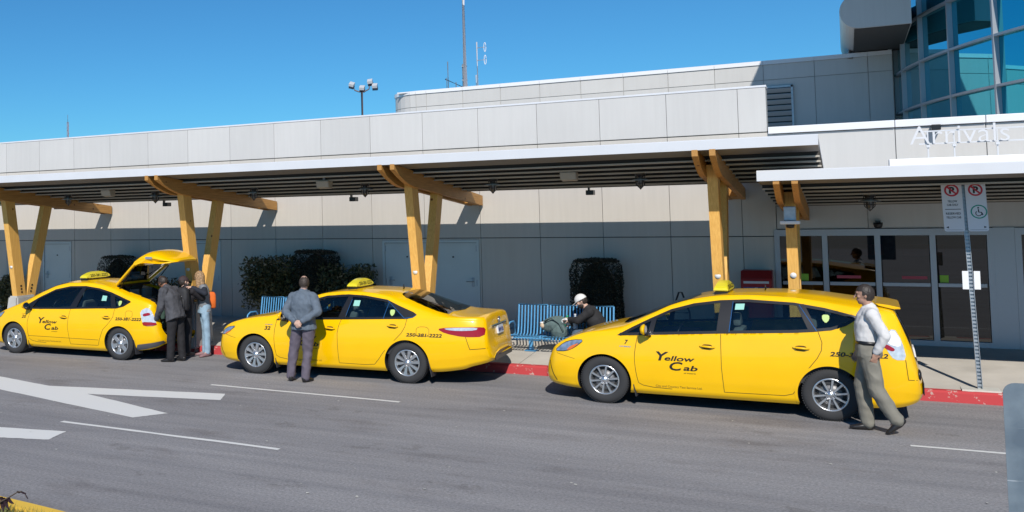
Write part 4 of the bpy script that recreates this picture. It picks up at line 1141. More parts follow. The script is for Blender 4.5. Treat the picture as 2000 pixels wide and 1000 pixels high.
SP_B = dict(place=(-8.96, 14.16, .045), W=1.80, wb=2.775, wr=.326, wheel=1, tuck=.05,
  top=[(-.84,.50),(-.83,.60),(-.79,.69),(-.72,.76),(-.6,.84),(-.45,.895),(-.2,.96),(0,.99),(.25,1.025),(.55,1.15),(.96,1.325),(1.34,1.41),(1.83,1.455),(2.3,1.445),(2.64,1.395),(2.99,1.28),(3.3,1.175),(3.48,1.115),(3.65,1.095),(3.86,1.09),(3.985,1.095),(4.01,1.04),(4.04,.86),(4.06,.72),(4.10,.62),(4.11,.52)],
  edge=[(-.84,.48),(-.7,.745),(-.45,.87),(0,.96),(.35,1.0),(.57,1.08),(.75,1.18),(1.0,1.30),(1.31,1.38),(1.7,1.41),(2.01,1.40),(2.41,1.34),(2.63,1.24),(2.89,1.14),(3.2,1.08),(3.5,1.06),(3.9,1.06),(4.0,1.03),(4.06,.68),(4.11,.48)],
  belt=[(-.84,.46),(-.7,.71),(-.5,.82),(-.2,.89),(.2,.92),(.43,.93),(.79,.948),(1.43,.975),(2.1,1.0),(2.78,1.025),(3.1,1.02),(3.5,1.01),(3.9,.985),(4.02,.86),(4.11,.46)],
  low=[(-.84,.25),(-.65,.205),(-.43,.185),(0,.175),(2.4,.175),(3.2,.2),(3.66,.26),(3.81,.31),(4.0,.36),(4.11,.40)],
  plan=[(-.84,.55),(-.825,.70),(-.77,.81),(-.63,.905),(-.4,.965),(0,.99),(.5,1),(2.7,1),(3.2,.985),(3.6,.955),(3.85,.90),(4.0,.82),(4.06,.75),(4.11,.60)],
  windows=[[(.42,.935),(.79,.955),(1.43,.98),(1.73,.99),(2.78,1.03),(2.88,1.05),(2.94,1.09),(2.88,1.125),(2.63,1.215),(2.41,1.305),(2.01,1.362),(1.7,1.375),(1.31,1.345),(1.0,1.262),(.72,1.14),(.57,1.035)]],
  doors=[[(.42,.99),(.39,.71),(.40,.47),(.44,.27),(1.59,.275),(1.575,.76),(1.65,1.03)], [(1.65,1.03),(1.575,.76),(1.59,.27),(2.06,.265),(2.27,.29),(2.39,.49),(2.58,.68),(2.75,.88),(2.79,1.05)]],
  gaps=[smoothpoly([(.43,.93,1),(.39,.71),(.40,.47),(.44,.275),(1.59,.275,1)],2)[:-1], [(1.64,.985),(1.60,.88),(1.575,.76),(1.59,.275)], [(1.59,.27),(2.06,.265),(2.22,.28),(2.30,.37),(2.39,.49),(2.58,.68),(2.70,.80),(2.76,.90),(2.79,1.025)]],
  pillars=[[(.62,.945),(.68,.95),(.75,1.15),(.69,1.115)], [(1.57,.985),(1.70,.99),(1.80,1.372),(1.72,1.375)], [(2.735,1.03),(2.88,1.05),(2.94,1.085),(2.63,1.21),(2.41,1.30)]],
  glass=[[(.45,.945),(.65,.953),(.70,1.10),(.58,1.03)],[(.66,.95),(1.60,.988),(1.75,1.365),(1.31,1.338),(1.0,1.255),(.74,1.145)], [(1.68,.99),(2.39,1.018),(2.46,1.285),(2.01,1.355),(1.78,1.365)], [(2.40,1.018),(2.77,1.03),(2.46,1.285)]],
  bright=[[(2.42,1.30),(2.745,1.035)], [(1.705,1.0),(1.79,1.31)], [(2.385,1.02),(2.455,1.28)], [(2.75,1.033),(2.88,1.053),(2.935,1.088)]],
  headlight=[(-.725,.655),(-.68,.72),(-.55,.785),(-.38,.81),(-.53,.71),(-.66,.645)], amber=[(-.64,.662),(-.58,.70),(-.47,.735),(-.54,.695),(-.61,.655)],
  tail=[('t',[(3.29,.885),(3.45,.912),(3.92,.925),(4.02,.91),(4.01,.775),(3.71,.77),(3.42,.82)],M_RED,.004), ('r',[(3.40,.897),(3.60,.912),(3.92,.917),(3.90,.875),(3.62,.862),(3.45,.875)],M_LENS,.008)],
  handles=[(1.44,.835),(2.55,.905)], mirror=(.60,1.02), cabin=(.8,2.9), floor=.2, seats=[(1.40,(.48,1.31)),(2.25,(.45,.9,1.34))], mud=[.372,3.13],
  text=YC()+[('32',(.20,.32,.765,.83),dict(shear=.2,bold=.006)),('HYBRID',(.21,.36,.848,.862),dict(m=M_CHROME,shear=0)),('250-381-2222',(2.78,3.37,.752,.808),dict(shear=.2,bold=.006))],
  stick=[([(1.82,1.20),(1.93,1.20),(1.94,1.29),(1.83,1.29)],.004)], shield=(2.53,1.11), rsign=(1.64,.88), antenna=(2.42,.9),
  flaps=[smoothpoly([(2.95,.76),(3.16,.76),(3.16,.91),(2.95,.91)],2)],
  arches=[(0,.32,.378),(2.775,.32,.378)],
  top_holes=[[(.27,-.01),(.29,.5),(.38,.62),(1.0,.54),(1.12,.46),(1.18,-.01)], [(2.60,-.01),(2.60,.44),(2.70,.52),(3.28,.64),(3.40,.62),(3.47,-.01)]],
  screens=[('windscreen',[(.25,-.01),(.27,.52),(.36,.64),(1.02,.56),(1.14,.48),(1.20,-.01)],.004),('rear_window',[(2.57,-.01),(2.57,.46),(2.67,.55),(3.28,.67),(3.42,.65),(3.49,-.01)],.004)])
SP_A = dict(place=(-14.93, 14.40, .030), W=1.725, wb=2.70, wr=.312, wheel=0, tuck=.05,
  top=[(-.92,.50),(-.9,.58),(-.82,.66),(-.7,.735),(-.5,.83),(-.3,.92),(-.04,1.03),(.1,1.10),(.34,1.225),(.58,1.325),(.97,1.43),(1.3,1.48),(1.7,1.49),(2.1,1.465),(2.38,1.42),(2.7,1.345),(3.0,1.27),(3.25,1.19),(3.40,1.12),(3.46,1.0),(3.51,.82),(3.55,.70),(3.60,.6),(3.61,.5)],
  edge=[(-.92,.48),(-.5,.80),(0,.965),(.1,.99),(.23,1.02),(.4,1.10),(.57,1.19),(.96,1.36),(1.32,1.42),(1.72,1.43),(2.08,1.40),(2.39,1.335),(2.7,1.24),(2.88,1.195),(3.2,1.13),(3.40,1.06),(3.5,.8),(3.61,.46)],
  belt=[(-.92,.46),(-.5,.72),(0,.87),(.25,.91),(.47,.92),(1.44,.948),(2.16,.975),(2.65,.99),(2.9,1.08),(3.1,1.07),(3.36,1.0),(3.5,.76),(3.61,.44)],
  low=[(-.92,.27),(-.6,.2),(0,.165),(2.3,.155),(3.0,.19),(3.3,.22),(3.5,.27),(3.61,.34)],
  plan=[(-.92,.42),(-.9,.6),(-.82,.76),(-.68,.88),(-.45,.955),(-.1,.99),(.5,1),(2.6,1),(3.0,.985),(3.3,.95),(3.48,.89),(3.56,.80),(3.60,.70),(3.61,.6)],
  windows=[[(.23,.948),(.34,.928),(.47,.925),(1.44,.95),(2.16,.98),(2.61,.99),(2.79,1.03),(2.95,1.115),(2.93,1.13),(2.71,1.185),(2.39,1.28),(2.08,1.345),(1.72,1.382),(1.32,1.372),(.96,1.305),(.57,1.135)]],
  doors=[[(.45,.99),(.38,.69),(.39,.45),(.47,.25),(1.49,.26),(1.44,.61),(1.49,1.0)], [(1.49,1.0),(1.44,.61),(1.49,.26),(2.20,.26),(2.24,.40),(2.32,.57),(2.56,.80),(2.59,1.05)]],
  gaps=[smoothpoly([(.47,.92,1),(.38,.69),(.39,.45),(.45,.255),(1.49,.26,1)],2)[:-1], [(1.49,.95),(1.45,.75),(1.44,.61),(1.49,.26)], [(1.49,.26),(2.18,.262),(2.24,.40),(2.32,.57),(2.48,.72),(2.56,.82),(2.59,.98)], [(.40,.385),(2.2,.37)]],
  pillars=[[(.28,.935),(.47,.928),(.60,1.14),(.54,1.11)], [(1.44,.95),(1.62,.96),(1.76,1.378),(1.66,1.382)], [(2.50,.988),(2.62,.992),(2.50,1.245),(2.39,1.275)]],
  glass=[[(.44,.93),(1.47,.953),(1.69,1.375),(1.32,1.365),(.96,1.298),(.58,1.13)], [(1.58,.958),(2.16,.985),(2.54,.992),(2.44,1.26),(2.08,1.338),(1.73,1.375)], [(2.56,.995),(2.77,1.035),(2.92,1.112),(2.71,1.178),(2.45,1.255)]],
  bright=[],
  headlight=[(-.74,.64),(-.62,.74),(-.42,.82),(-.30,.85),(-.42,.72),(-.58,.65)], amber=[(-.6,.66),(-.5,.72),(-.42,.74),(-.5,.67)],
  tail=[('t',[(3.19,.95),(3.34,1.03),(3.43,.93),(3.52,.68),(3.29,.675),(3.24,.78)],M_LENS,.012), ('r',[(3.24,.755),(3.49,.745),(3.52,.685),(3.28,.678)],M_RED,.015), ('w',[(3.25,.90),(3.38,.93),(3.41,.88),(3.27,.85)],M_RED,.0155)],
  handles=[(1.33,.785),(2.40,.81)], mirror=(.42,1.0), cabin=(.7,2.75), floor=.2, seats=[(1.25,(.46,1.26)),(2.08,(.44,.86,1.28))], mud=[.36,3.04],
  text=YC(-.03, 0)+[('20',(.225,.345,.735,.80),dict(shear=.2,bold=.004)),('HYBRID',(.22,.36,.818,.828),dict(m=M_TXTB,shear=0)),('250-381-2222',(2.62,3.22,.765,.822),dict(shear=.2,bold=.006))],
  stick=[([(2.22,1.12),(2.34,1.12),(2.33,1.21),(2.22,1.22)],.004)], shield=(2.69,1.08), rsign=(1.46,.84),
  flaps=[smoothpoly([(2.86,.82),(3.02,.82),(3.02,.95),(2.86,.95)],2)],
  arches=[(0,.305,.356),(2.70,.305,.356)],
  top_holes=[[(.12,-.01),(.16,.5),(.26,.60),(.9,.52),(1.05,.44),(1.12,-.01)], [(2.40,-.01),(2.40,.50),(2.6,.55),(3.0,.60),(3.7,.62),(3.7,-.01)]], rear_cut=(3.2, .60, .74),
  screens=[('windscreen',[(.10,-.01),(.14,.52),(.24,.62),(.92,.54),(1.07,.46),(1.14,-.01)],.004)])
TA, CA = build_car('A', SP_A, 'yellow hatchback taxi number 20 with its rear hatch raised')
TB, CB = build_car('B', SP_B, 'yellow sedan taxi number 32 with the man in a grey jacket standing beside it')
TC, CC = build_car('C', SP_C, 'yellow wagon taxi number 7 with a man walking past its tail')
# --- rear details
def rear_bits(T, c, W, kind):
    hw = W/2
    def face_x(y, z):      # x of the tail surface at this height
        xb = c.sp['top'][-1][0]; x = xb
        while x > xb - 1.2:
            if lerp_tab(c.sp['top'], x) >= z: return x
            x -= .004
        return x
    def patch(nm, y0, y1, z0, z1, off, m, parent=T, nx=1, th=.012):
        b = bmesh.new(); rows = []
        for i in range(5):
            z = z0 + (z1-z0)*i/4; rows.append([b.verts.new((face_x(0, z) + off, hw + y, z)) for y in (y0, y1)])
        for p, q in zip(rows, rows[1:]): b.faces.new((p[0], p[1], q[1], q[0]))
        r = bmesh.ops.extrude_face_region(b, geom=b.faces[:]); bmesh.ops.translate(b, verts=[e for e in r['geom'] if isinstance(e, bmesh.types.BMVert)], vec=(-th, 0, 0))
        bmesh.ops.recalc_face_normals(b, faces=b.faces); return obj(nm, b, m, parent)
    if kind == 'B':
        patch('garnish', -.42, .42, .895, .925, .022, M_CHROME, th=.03)
        p = patch('number_plate', -.155, .155, .765, .885, .030, mat('plate_white', (.72, .74, .8), .4), th=.03)
        b = text_bm('MF4 92L', .1, bold=.003, res=2); fit_text(b, hw - .13, hw + .13, .79, .855)
        for v in b.verts: v.co = Vector((face_x(0, v.co.y) + .036, v.co.x, v.co.y))
        o = obj('plate_lettering', b, mat('plate_blue', (.03, .05, .3), .5), T); o.parent = p
        b = bmesh.new(); lathe(b, [(.030, -.008), (.048, -.010), (.048, 0), (.030, 0)], 24)
        for v in b.verts: v.co = Vector((face_x(0, .975) + .016 - v.co.y, hw + v.co.x*1.35, .975 + v.co.z))
        obj('emblem', b, M_CHROME, T)
        b = bmesh.new(); c.ribbon(b, [(3.74, .77), (3.80, .58)], .008, .003); c.ribbon(b, [(3.80, .58), (4.09, .60)], .008, .003); obj('boot_seam', b, M_BLK, T)
        patch('lower_valance', -.5, .5, .39, .46, .004, M_BLK)
    if kind == 'C':
        patch('number_plate', -.155, .155, .76, .88, .02, mat('plate_white', (0, 0, 0)), th=.02)
        patch('lower_valance', -.62, .62, .36, .50, .010, M_BLK)
        b = bmesh.new(); c.ribbon(b, [(3.60, .80), (3.62, .56)], .008, .003); c.ribbon(b, [(3.62, .56), (3.76, .55)], .008, .003); obj('bumper_seam', b, M_GAP, T)
        b = bmesh.new()   # roof spoiler
        prism(b, [(3.30, 1.463), (3.45, 1.445), (3.575, 1.415), (3.58, 1.395), (3.50, 1.39), (3.34, 1.43)], lambda a, d, t: (a, hw + t, d), -.56, .56)
        bmesh.ops.bevel(b, geom=b.edges[:], offset=.008, segments=2, affect='EDGES'); obj('spoiler', b, M_YEL, T)
        for s in (-1, 1):
            b = bmesh.new(); bmesh.ops.create_icosphere(b, subdivisions=2, radius=1)
            for v in b.verts: v.co = Vector((3.735 + v.co.x*.03, hw + s*.60 + v.co.y*.09, .60 + v.co.z*.075))
            obj('rear_reflector', b, M_BLK, T, True)
def nose_bits(T, c, x0):
    for sgn in (-1, 1):
        b = bmesh.new()
        c.ribbon(b, [(x0+.075, .545), (x0+.10, .45), (x0+.13, .36), (x0+.18, .27)], .014, .003, sgn)
        c.ribbon(b, [(x0+.14, .70), (x0+.20, .66), (x0+.46, .60)], .005, .002, sgn)
        obj('bumper_crease', b, M_GAP, T)
    hw = c.hw0; b = bmesh.new()
    for z0, z1, wd in ((.30, .42, .48), (.60, .66, .30)):
        rows = []
        for i in range(4):
            z = z0 + (z1-z0)*i/3; x = c.sp['top'][0][0]
            while lerp_tab(c.sp['top'], x) < z and x < c.sp['top'][0][0] + .5: x += .004
            rows.append([b.verts.new((x - .006, hw + y, z)) for y in (-wd, wd)])
        for p, q in zip(rows, rows[1:]): b.faces.new((p[0], q[0], q[1], p[1]))
    obj('grille', b, M_BLK, T)
nose_bits(TC, CC, -.86); nose_bits(TB, CB, -.84); nose_bits(TA, CA, -.92)
rear_bits(TB, CB, 1.80, 'B'); rear_bits(TC, CC, 1.775, 'C')
# black lower rear bumper of the hatchback and side sill
c = CA
for sgn in (-1, 1):
    b = bmesh.new(); c.side_shell(b, [(3.07, .20), (3.30, .235), (3.50, .285), (3.595, .345), (3.60, .39), (3.42, .355), (3.12, .315)], .016, sgn, step=.02)
    obj('lower_bumper', b, mat('grey_plastic', (.09, .09, .10), .6), TA)
# raised hatch
def hatch():
    hw = 1.725/2; T = TA
    H = obj('hatch', bmesh.new(), M_YEL, T)
    hx, hz = 2.40, 1.415; bx, bz = 2.93, 1.835
    b = bmesh.new()
    for s in (-1, 1):
        for q in range(1):
            p0 = Vector((hx, hw + s*.50, hz)); p1 = Vector((bx, hw + s*.60, bz))
            bar(b, p0, p1, .07, .045, up=(-.62, 0, .78))
    bar(b, (hx, hw - .50, hz), (hx, hw + .50, hz), .08, .04, up=(-.62, 0, .78))
    bmesh.ops.bevel(b, geom=b.edges[:], offset=.010, segments=2, affect='EDGES')
    o = obj('hatch_frame', b, M_YEL, T); o.parent = H
    b = bmesh.new(); v = [b.verts.new(p) for p in ((hx, hw-.5, hz), (bx, hw-.6, bz), (bx, hw+.6, bz), (hx, hw+.5, hz))]; b.faces.new(v); o = obj('hatch_glass', b, M_CARGLASS, T); o.parent = H
    # spoiler and lower gate panel: outer arc and inner skin
    out = [(2.86, 1.80), (2.93, 1.90), (3.05, 1.985), (3.20, 2.035), (3.36, 2.05), (3.52, 2.03), (3.68, 1.985), (3.80, 1.945), (3.93, 1.905), (4.02, 1.885)]
    inn = [(4.02, 1.865), (3.90, 1.845), (3.70, 1.835), (3.50, 1.840), (3.30, 1.850), (3.12, 1.845), (3.0, 1.82), (2.92, 1.785)]
    out = [(2.86 + (x - 2.86)*.75, z) for x, z in out]; inn = [(2.86 + (x - 2.86)*.75, z) for x, z in inn]
    b = bmesh.new(); poly = out + inn
    ws = []
    NY = 13
    def wmax(x): return lerp_tab([(2.86, .61), (3.1, .62), (3.4, .60), (3.6, .52), (3.73, .34)], x)
    rows = []
    for k in range(NY):
        t = -1 + 2*k/(NY-1); row = []
        for i, (x, z) in enumerate(poly):
            crown = (1 - t*t)*.035 if i < len(out) else 0
            drop = -.0 if i < len(out) else (-.0)
            edge = abs(t)**6
            zz = z + crown - (edge*.5*max(0, z - 1.845) if i < len(out) else 0)
            row.append(b.verts.new((x, hw + t*wmax(x), zz)))
        rows.append(row)
    for a, d in zip(rows, rows[1:]):
        n = len(poly)
        for i in range(n):
            if 11 <= i <= 14 and abs(rows.index(a) - 5.5) < 3 : continue
            f = b.faces.new((a[i], a[(i+1) % n], d[(i+1) % n], d[i])); f.smooth = True
    b.faces.new(rows[0][::-1]); b.faces.new(rows[-1]); bmesh.ops.recalc_face_normals(b, faces=b.faces)
    o = obj('hatch_panel', b, M_YEL, T); o.parent = H
    b = bmesh.new(); box(b, (3.1, hw-.34, 1.875), (3.5, hw+.34, 1.885)); o = obj('hatch_lining', b, mat('lining_tan', (.40, .28, .12), .7), T); o.parent = H
    b = bmesh.new(); bar(b, (3.18, hw-.615, 1.95), (3.33, hw-.61, 1.945), .02, .04); o = obj('hatch_latch', b, M_STEEL, T); o.parent = H
    b = bmesh.new()
    for s in (-1, 1): tube(b, [(2.50, hw + s*.56, 1.33), (2.86, hw + s*.59, 1.74)], .011, 8)
    o = obj('gas_strut', b, M_BLK, T); o.parent = H
    # load bay
    b = bmesh.new(); box(b, (2.75, .2, .50), (3.46, 1.53, .56)); box(b, (2.70, .16, .5), (2.74, 1.57, 1.10)); box(b, (2.74, .165, .5), (3.38, .19, 1.02)); box(b, (2.74, 1.535, .5), (3.38, 1.56, 1.02)); obj('load_bay', b, M_INT, T)
    b = bmesh.new(); bar(b, (2.42, hw-.5, 1.385), (2.42, hw+.5, 1.385), .05, .04); bar(b, (3.47, hw-.56, .755), (3.47, hw+.56, .755), .04, .05)
    obj('hatch_sill', b, M_BLK, T)
hatch()
def suitcase(x, y, z, sx, sy, sz, rz, m, label, nm='suitcase'):
    T = thing(nm, label, 'luggage', (x, y, z), rz, 'luggage in the open load bay')
    b = bmesh.new(); box(b, (-sx/2, -sy/2, 0), (sx/2, sy/2, sz), bev=.045); obj('shell', b, m, T, True)
    b = bmesh.new(); tube(b, [(-.10, 0, sz-.005), (-.09, 0, sz+.035), (.09, 0, sz+.035), (.10, 0, sz-.005)], .012, 8); obj('handle', b, M_BLK, T)
    b = bmesh.new()
    for q in (-.28, .28): box(b, (sx*q-.012, -sy/2-.004, .03), (sx*q+.012, sy/2+.004, sz-.03))
    obj('strap', b, M_BLK, T)
def inA(x, y):  # car A local to world
    x0, y0, th = SP_A['place']; return x0 + x*cos(th) - y*sin(th), y0 + x*sin(th) + y*cos(th)
px, py = inA(3.22, .60); suitcase(px, py, .565, .40, .34, .42, .2, mat('bag_green', (.035, .075, .06), .8, var=.2, vs=9), 'dark green bag filling the near side of the open hatchback load bay')
px, py = inA(3.14, 1.15); suitcase(px, py, .565, .48, .52, .44, -.1, mat('bag_black', (.02, .02, .022), .8), 'black suitcase standing at the far side of the open hatchback load bay')
# ------------------------------------------------------------------ people
V = Vector
def cone(bm, p0, p1, r0, r1, n=14):
    p0, p1 = V(p0), V(p1); d = p1 - p0; L = d.length
    if L < 1e-5: return
    x, y = frame_of(d); dn = d.normalized(); rings = []
    for k in range(0, 4):
        a = -pi/2 + (pi/2)*k/3; rings.append((p0 + dn*r0*sin(a), r0*max(.02, cos(a))))
    for k in range(0, 4):
        a = (pi/2)*k/3; rings.append((p1 + dn*r1*sin(a), r1*max(.02, cos(a))))
    prev = None
    for c, r in rings:
        ring = [bm.verts.new(c + (x*cos(2*pi*j/n) + y*sin(2*pi*j/n))*r) for j in range(n)]
        if prev:
            for j in range(n): bm.faces.new((prev[j], prev[(j+1) % n], ring[(j+1) % n], ring[j]))
        else: bm.faces.new(ring[::-1])
        prev = ring
    bm.faces.new(prev)
def loft(bm, secs, n=22, p=2.3):
    """secs: (centre, side vector*a, front vector*b)"""
    prev = None
    for c, S, F in secs:
        ring = []
        for j in range(n):
            a = 2*pi*j/n; ca, sa = cos(a), sin(a)
            ring.append(bm.verts.new(V(c) + S*(abs(ca)**(2/p))*(1 if ca > 0 else -1) + F*(abs(sa)**(2/p))*(1 if sa > 0 else -1)))
        if prev:
            for j in range(n): bm.faces.new((prev[j], prev[(j+1) % n], ring[(j+1) % n], ring[j]))
        else: bm.faces.new(ring[::-1])
        prev = ring
    bm.faces.new(prev)
def ell(bm, c, ax, sub=3):
    """ellipsoid; ax three vectors"""
    r = bmesh.ops.create_icosphere(bm, subdivisions=sub, radius=1)
    for v in r['verts']:
        q = v.co.copy(); v.co = V(c) + ax[0]*q.x + ax[1]*q.y + ax[2]*q.z
def remesh(name, bm, m, parent, vox=.0075, sm=5, wr=0.0, ws=9.0, seed=0, cut=None):
    bmesh.ops.recalc_face_normals(bm, faces=bm.faces)
    o = obj(name, bm, m, None)
    md = o.modifiers.new('r', 'REMESH'); md.mode = 'VOXEL'; md.voxel_size = vox; md.adaptivity = 0
    s = o.modifiers.new('s', 'SMOOTH'); s.iterations = sm; s.factor = .6
    dg = bpy.context.evaluated_depsgraph_get(); me = bpy.data.meshes.new_from_object(o.evaluated_get(dg))
    o.modifiers.clear(); old = o.data; o.data = me; bpy.data.meshes.remove(old); me.name = name
    if wr:
        co = [v.co.copy() for v in me.vertices]; nn = [v.normal.copy() for v in me.vertices]; flat = []
        for c_, n_ in zip(co, nn):
            q = c_*ws + V((seed, 0, seed)); q.z *= .8
            d = 1 - abs(noise.noise(q))*2.4; d2 = noise.noise(q*2.3)
            flat.extend(c_ + n_*wr*(d*.7 + d2*.5))
        me.vertices.foreach_set('co', flat)
    if cut:
        b = bmesh.new(); b.from_mesh(me); bmesh.ops.delete(b, geom=[v for v in b.verts if cut(v.co)], context='VERTS'); b.to_mesh(me); b.free()
    for p_ in me.polygons: p_.use_smooth = True
    o.parent = parent
    if parent:
        for v in me.vertices: v.co -= parent.location
    return o
def unit(a): return V(a).normalized()
SKIN = mat('skin_tan', (0.42, 0.235, 0.165), .5, var=.08, vs=8)
SKIN2 = mat('skin_pale', (0.60, 0.38, 0.29), .5, var=.06, vs=8)
M_HAIR = mat('hair_dark', (0.035, 0.025, 0.02), .55, var=.3, vs=60)
M_SHOE = mat('shoe_black', (0.02, 0.018, 0.018), .35)
def hand(bm, wr, d, pn, curl=.5, side=1, s=1.0, spread=.35):
    """wrist point, hand direction, palm normal"""
    wr, d, pn = V(wr), unit(d), V(pn); pn = (pn - d*pn.dot(d)).normalized(); t = d.cross(pn).normalized()*side
    ell(bm, wr + d*.045*s, (d*.052*s, t*.041*s, pn*.017*s), 2)
    cone(bm, wr - d*.02, wr + d*.02*s, .027*s, .026*s, 10)
    for k, (off, L) in enumerate(((-.031, .068), (-.0105, .078), (.0105, .074), (.030, .058))):
        b = wr + d*.085*s + t*off*s; dd = (d + t*off*spread*8).normalized(); p = b; a = curl*(.35 + .12*k)
        for q, (ll, r) in enumerate(((.42, .0092), (.32, .0084), (.26, .0074))):
            ang = a*(q + .6); v = (dd*cos(ang) + pn*sin(ang)).normalized(); e = p + v*L*ll*s; cone(bm, p, e, r*s, r*.93*s, 8); p = e
    b = wr + d*.028*s - t*.034*s; e = b + (d*.6 - t*.65 + pn*.35).normalized()*.040*s; cone(bm, b, e, .0125*s, .0105*s, 8)
    cone(bm, e, e + (d*.85 - t*.15 + pn*.4).normalized()*.032*s, .0105*s, .009*s, 8)
def person(label, loc, J, C):
    """J joints in world-aligned metres relative to loc; C options"""
    P = thing('person', label, 'person', loc)
    B = V(loc); g = {k: (B + V(v)) for k, v in J.items() if isinstance(v, tuple) and k not in ('fd', 'bf', 'hdL', 'hdR', 'toL', 'toR', 'pnL', 'pnR')}
    fd = unit(J['fd']); bf = unit(J['bf'])        # face direction, body front
    S = (g['shR'] - g['shL']).normalized(); up = (g['neck'] - g['pelvis']).normalized(); F = (bf - up*bf.dot(up)).normalized()
    Sp = (g['hipR'] - g['hipL']).normalized()
    Fp = (V(J.get('pf', J['bf'])) - V((0, 0, 1))*0); Fp = (Fp - Sp*Fp.dot(Sp)).normalized()
    k = C.get('k', 1.0); fat = C.get('fat', 1.0); shw = (g['shR'] - g['shL']).length/2
    pel, ch, nk, hd = g['pelvis'], g['chest'], g['neck'], g['head']
    hu = unit(J.get('hu', (0, 0, 1))); hu = (hu - fd*hu.dot(fd)).normalized(); hs = fd.cross(hu)
    mid = pel.lerp(ch, .5) + F*C.get('belly', 0.0)
    def torso(b, e, hem=0.0, hw=0.0, top=True):
        z = (pel - ch).normalized()
        secs = []
        if hem < 0: secs = [(pel - z*.085, Sp*(.150*fat + e), F*(.108*fat + e)), (pel.lerp(mid, .75), (Sp + S).normalized()*(.156*fat + e), F*(.112*fat + e))]
        elif hem: secs.append((pel + z*hem, Sp*(.165*fat + e + hw), F*(.115*fat + e + hw*.6)))
        if hem >= 0: secs += [(pel + z*.02, Sp*(.165*fat + e), F*(.118*fat + e)), (pel.lerp(mid, .55), (Sp + S).normalized()*(.155*fat + e), F*(.112*fat + e))]
        secs += [(mid.lerp(ch, .35), S*(.158*fat + e), F*(.115*fat + e)), (ch, S*(.175*fat + e), F*(.122*fat + e)), (ch.lerp(nk, .50), S*(shw*.84 + e), F*(.108 + e))]
        if top: secs += [(ch.lerp(nk, .82), S*(shw*.50 + e), F*(.082 + e)), (nk, S*(.075 + e), F*(.066 + e))]
        loft(b, secs)
    # body
    b = bmesh.new(); torso(b, 0)
    cone(b, nk - up*.03, hd - hu*.055 - fd*.01, .058*k, .054*k)
    ell(b, hd + hu*.018 - fd*.010, (hs*.074*k, fd*.094*k, hu*.104*k)); ell(b, hd - hu*.052 + fd*.022, (hs*.056*k, fd*.062*k, hu*.058*k), 2)
    ell(b, hd - hu*.088 + fd*.052, (hs*.024*k, fd*.022*k, hu*.020*k), 2)          # chin
    cone(b, hd + hu*.020 + fd*.084, hd - hu*.022 + fd*.106, .008, .0125, 8)         # nose
    ell(b, hd + hu*.036 + fd*.078, (hs*.048, fd*.012, hu*.010), 2)                # brow
    ell(b, hd - hu*.048 + fd*.078, (hs*.024, fd*.010, hu*.011), 2)                # lips
    for s in (-1, 1): ell(b, hd + hs*s*.074 - fd*.004 - hu*.004, (hs*.010, fd*.018, hu*.030), 2); ell(b, hd + hs*s*.036 + fd*.064 - hu*.012, (hs*.022, fd*.020, hu*.020), 2)
    for L in 'LR':
        sh, el, wr = g['sh'+L], g['el'+L], g['wr'+L]
        cone(b, sh, el, .050*fat, .040); cone(b, el, wr, .040, .027)
        if 'hd'+L in J: hand(b, wr, J['hd'+L], J['pn'+L], C.get('curl', .55), -1 if L == 'L' else 1)
        hp, kn, an = g['hip'+L], g['kn'+L], g['an'+L]
        cone(b, hp, kn, .078*fat, .054); cone(b, kn, an, .054, .038); td = unit(J['to'+L])
        cone(b, an - V((0, 0, .01)), an + td*.06 - V((0, 0, .03)), .028, .020)
    remesh('body', b, C['skin'], P, .0068, 3)
    # eyes, mouth
    e = bmesh.new()
    for s in (-1, 1): ell(e, hd + hs*s*.032 + fd*.0835 + hu*.012 - B, (hs*.0125, fd*.006, hu*.0065), 2)
    obj('eyes', e, mat('eye_dark', (.05, .04, .04), .2), P, True)
    e = bmesh.new()
    for s in (-1, 1): ell(e, hd + hs*s*.033 + fd*.0895 + hu*.037 - B, (hs*.020, fd*.004, hu*.005), 2)
    obj('eyebrows', e, C.get('brow', M_HAIR), P, True)
    e = bmesh.new(); ell(e, hd - hu*.047 + fd*.0865 - B, (hs*.021, fd*.003, hu*.0045), 2); obj('mouth', e, mat('lip', (.30, .10, .09), .5), P, True)
    # hair
    if C.get('hair'):
        hm, kind = C['hair']; b = bmesh.new(); cc = hd + hu*.020 - fd*.014
        if kind == 'short': ell(b, cc, (hs*.083*k, fd*.101*k, hu*.113*k))
        elif kind == 'bald': ell(b, cc - hu*.006, (hs*.083*k, fd*.102*k, hu*.102*k))
        elif kind == 'long':
            ell(b, cc - hu*.005, (hs*.088, fd*.106, hu*.112)); cone(b, cc - fd*.03, cc - fd*.04 - hu*.15, .080, .070); cone(b, cc + hs*.045 - hu*.03, cc + hs*.06 - hu*.20, .05, .04); cone(b, cc - hs*.045 - hu*.03, cc - hs*.06 - hu*.20, .05, .04)
        lim = C.get('hairline', .055)
        def cut(co):
            q = co - hd; f, h, s = q.dot(fd), q.dot(hu), abs(q.dot(hs))
            if kind == 'bald': return (h > .098 and f > -.04) or (h > .055 and s < .050 and f > .0) or f > .030 or h < -.052
            if kind == 'long': return f > .050 and h < .085 and s < .085
            if C.get('cap') and h > .03: return True
            return (f > .030 and h < lim) or (f > -.012 and h < .0) or h < -.078
        remesh('hair', b, hm, P, .006, 2, .004, 40, cut=cut)
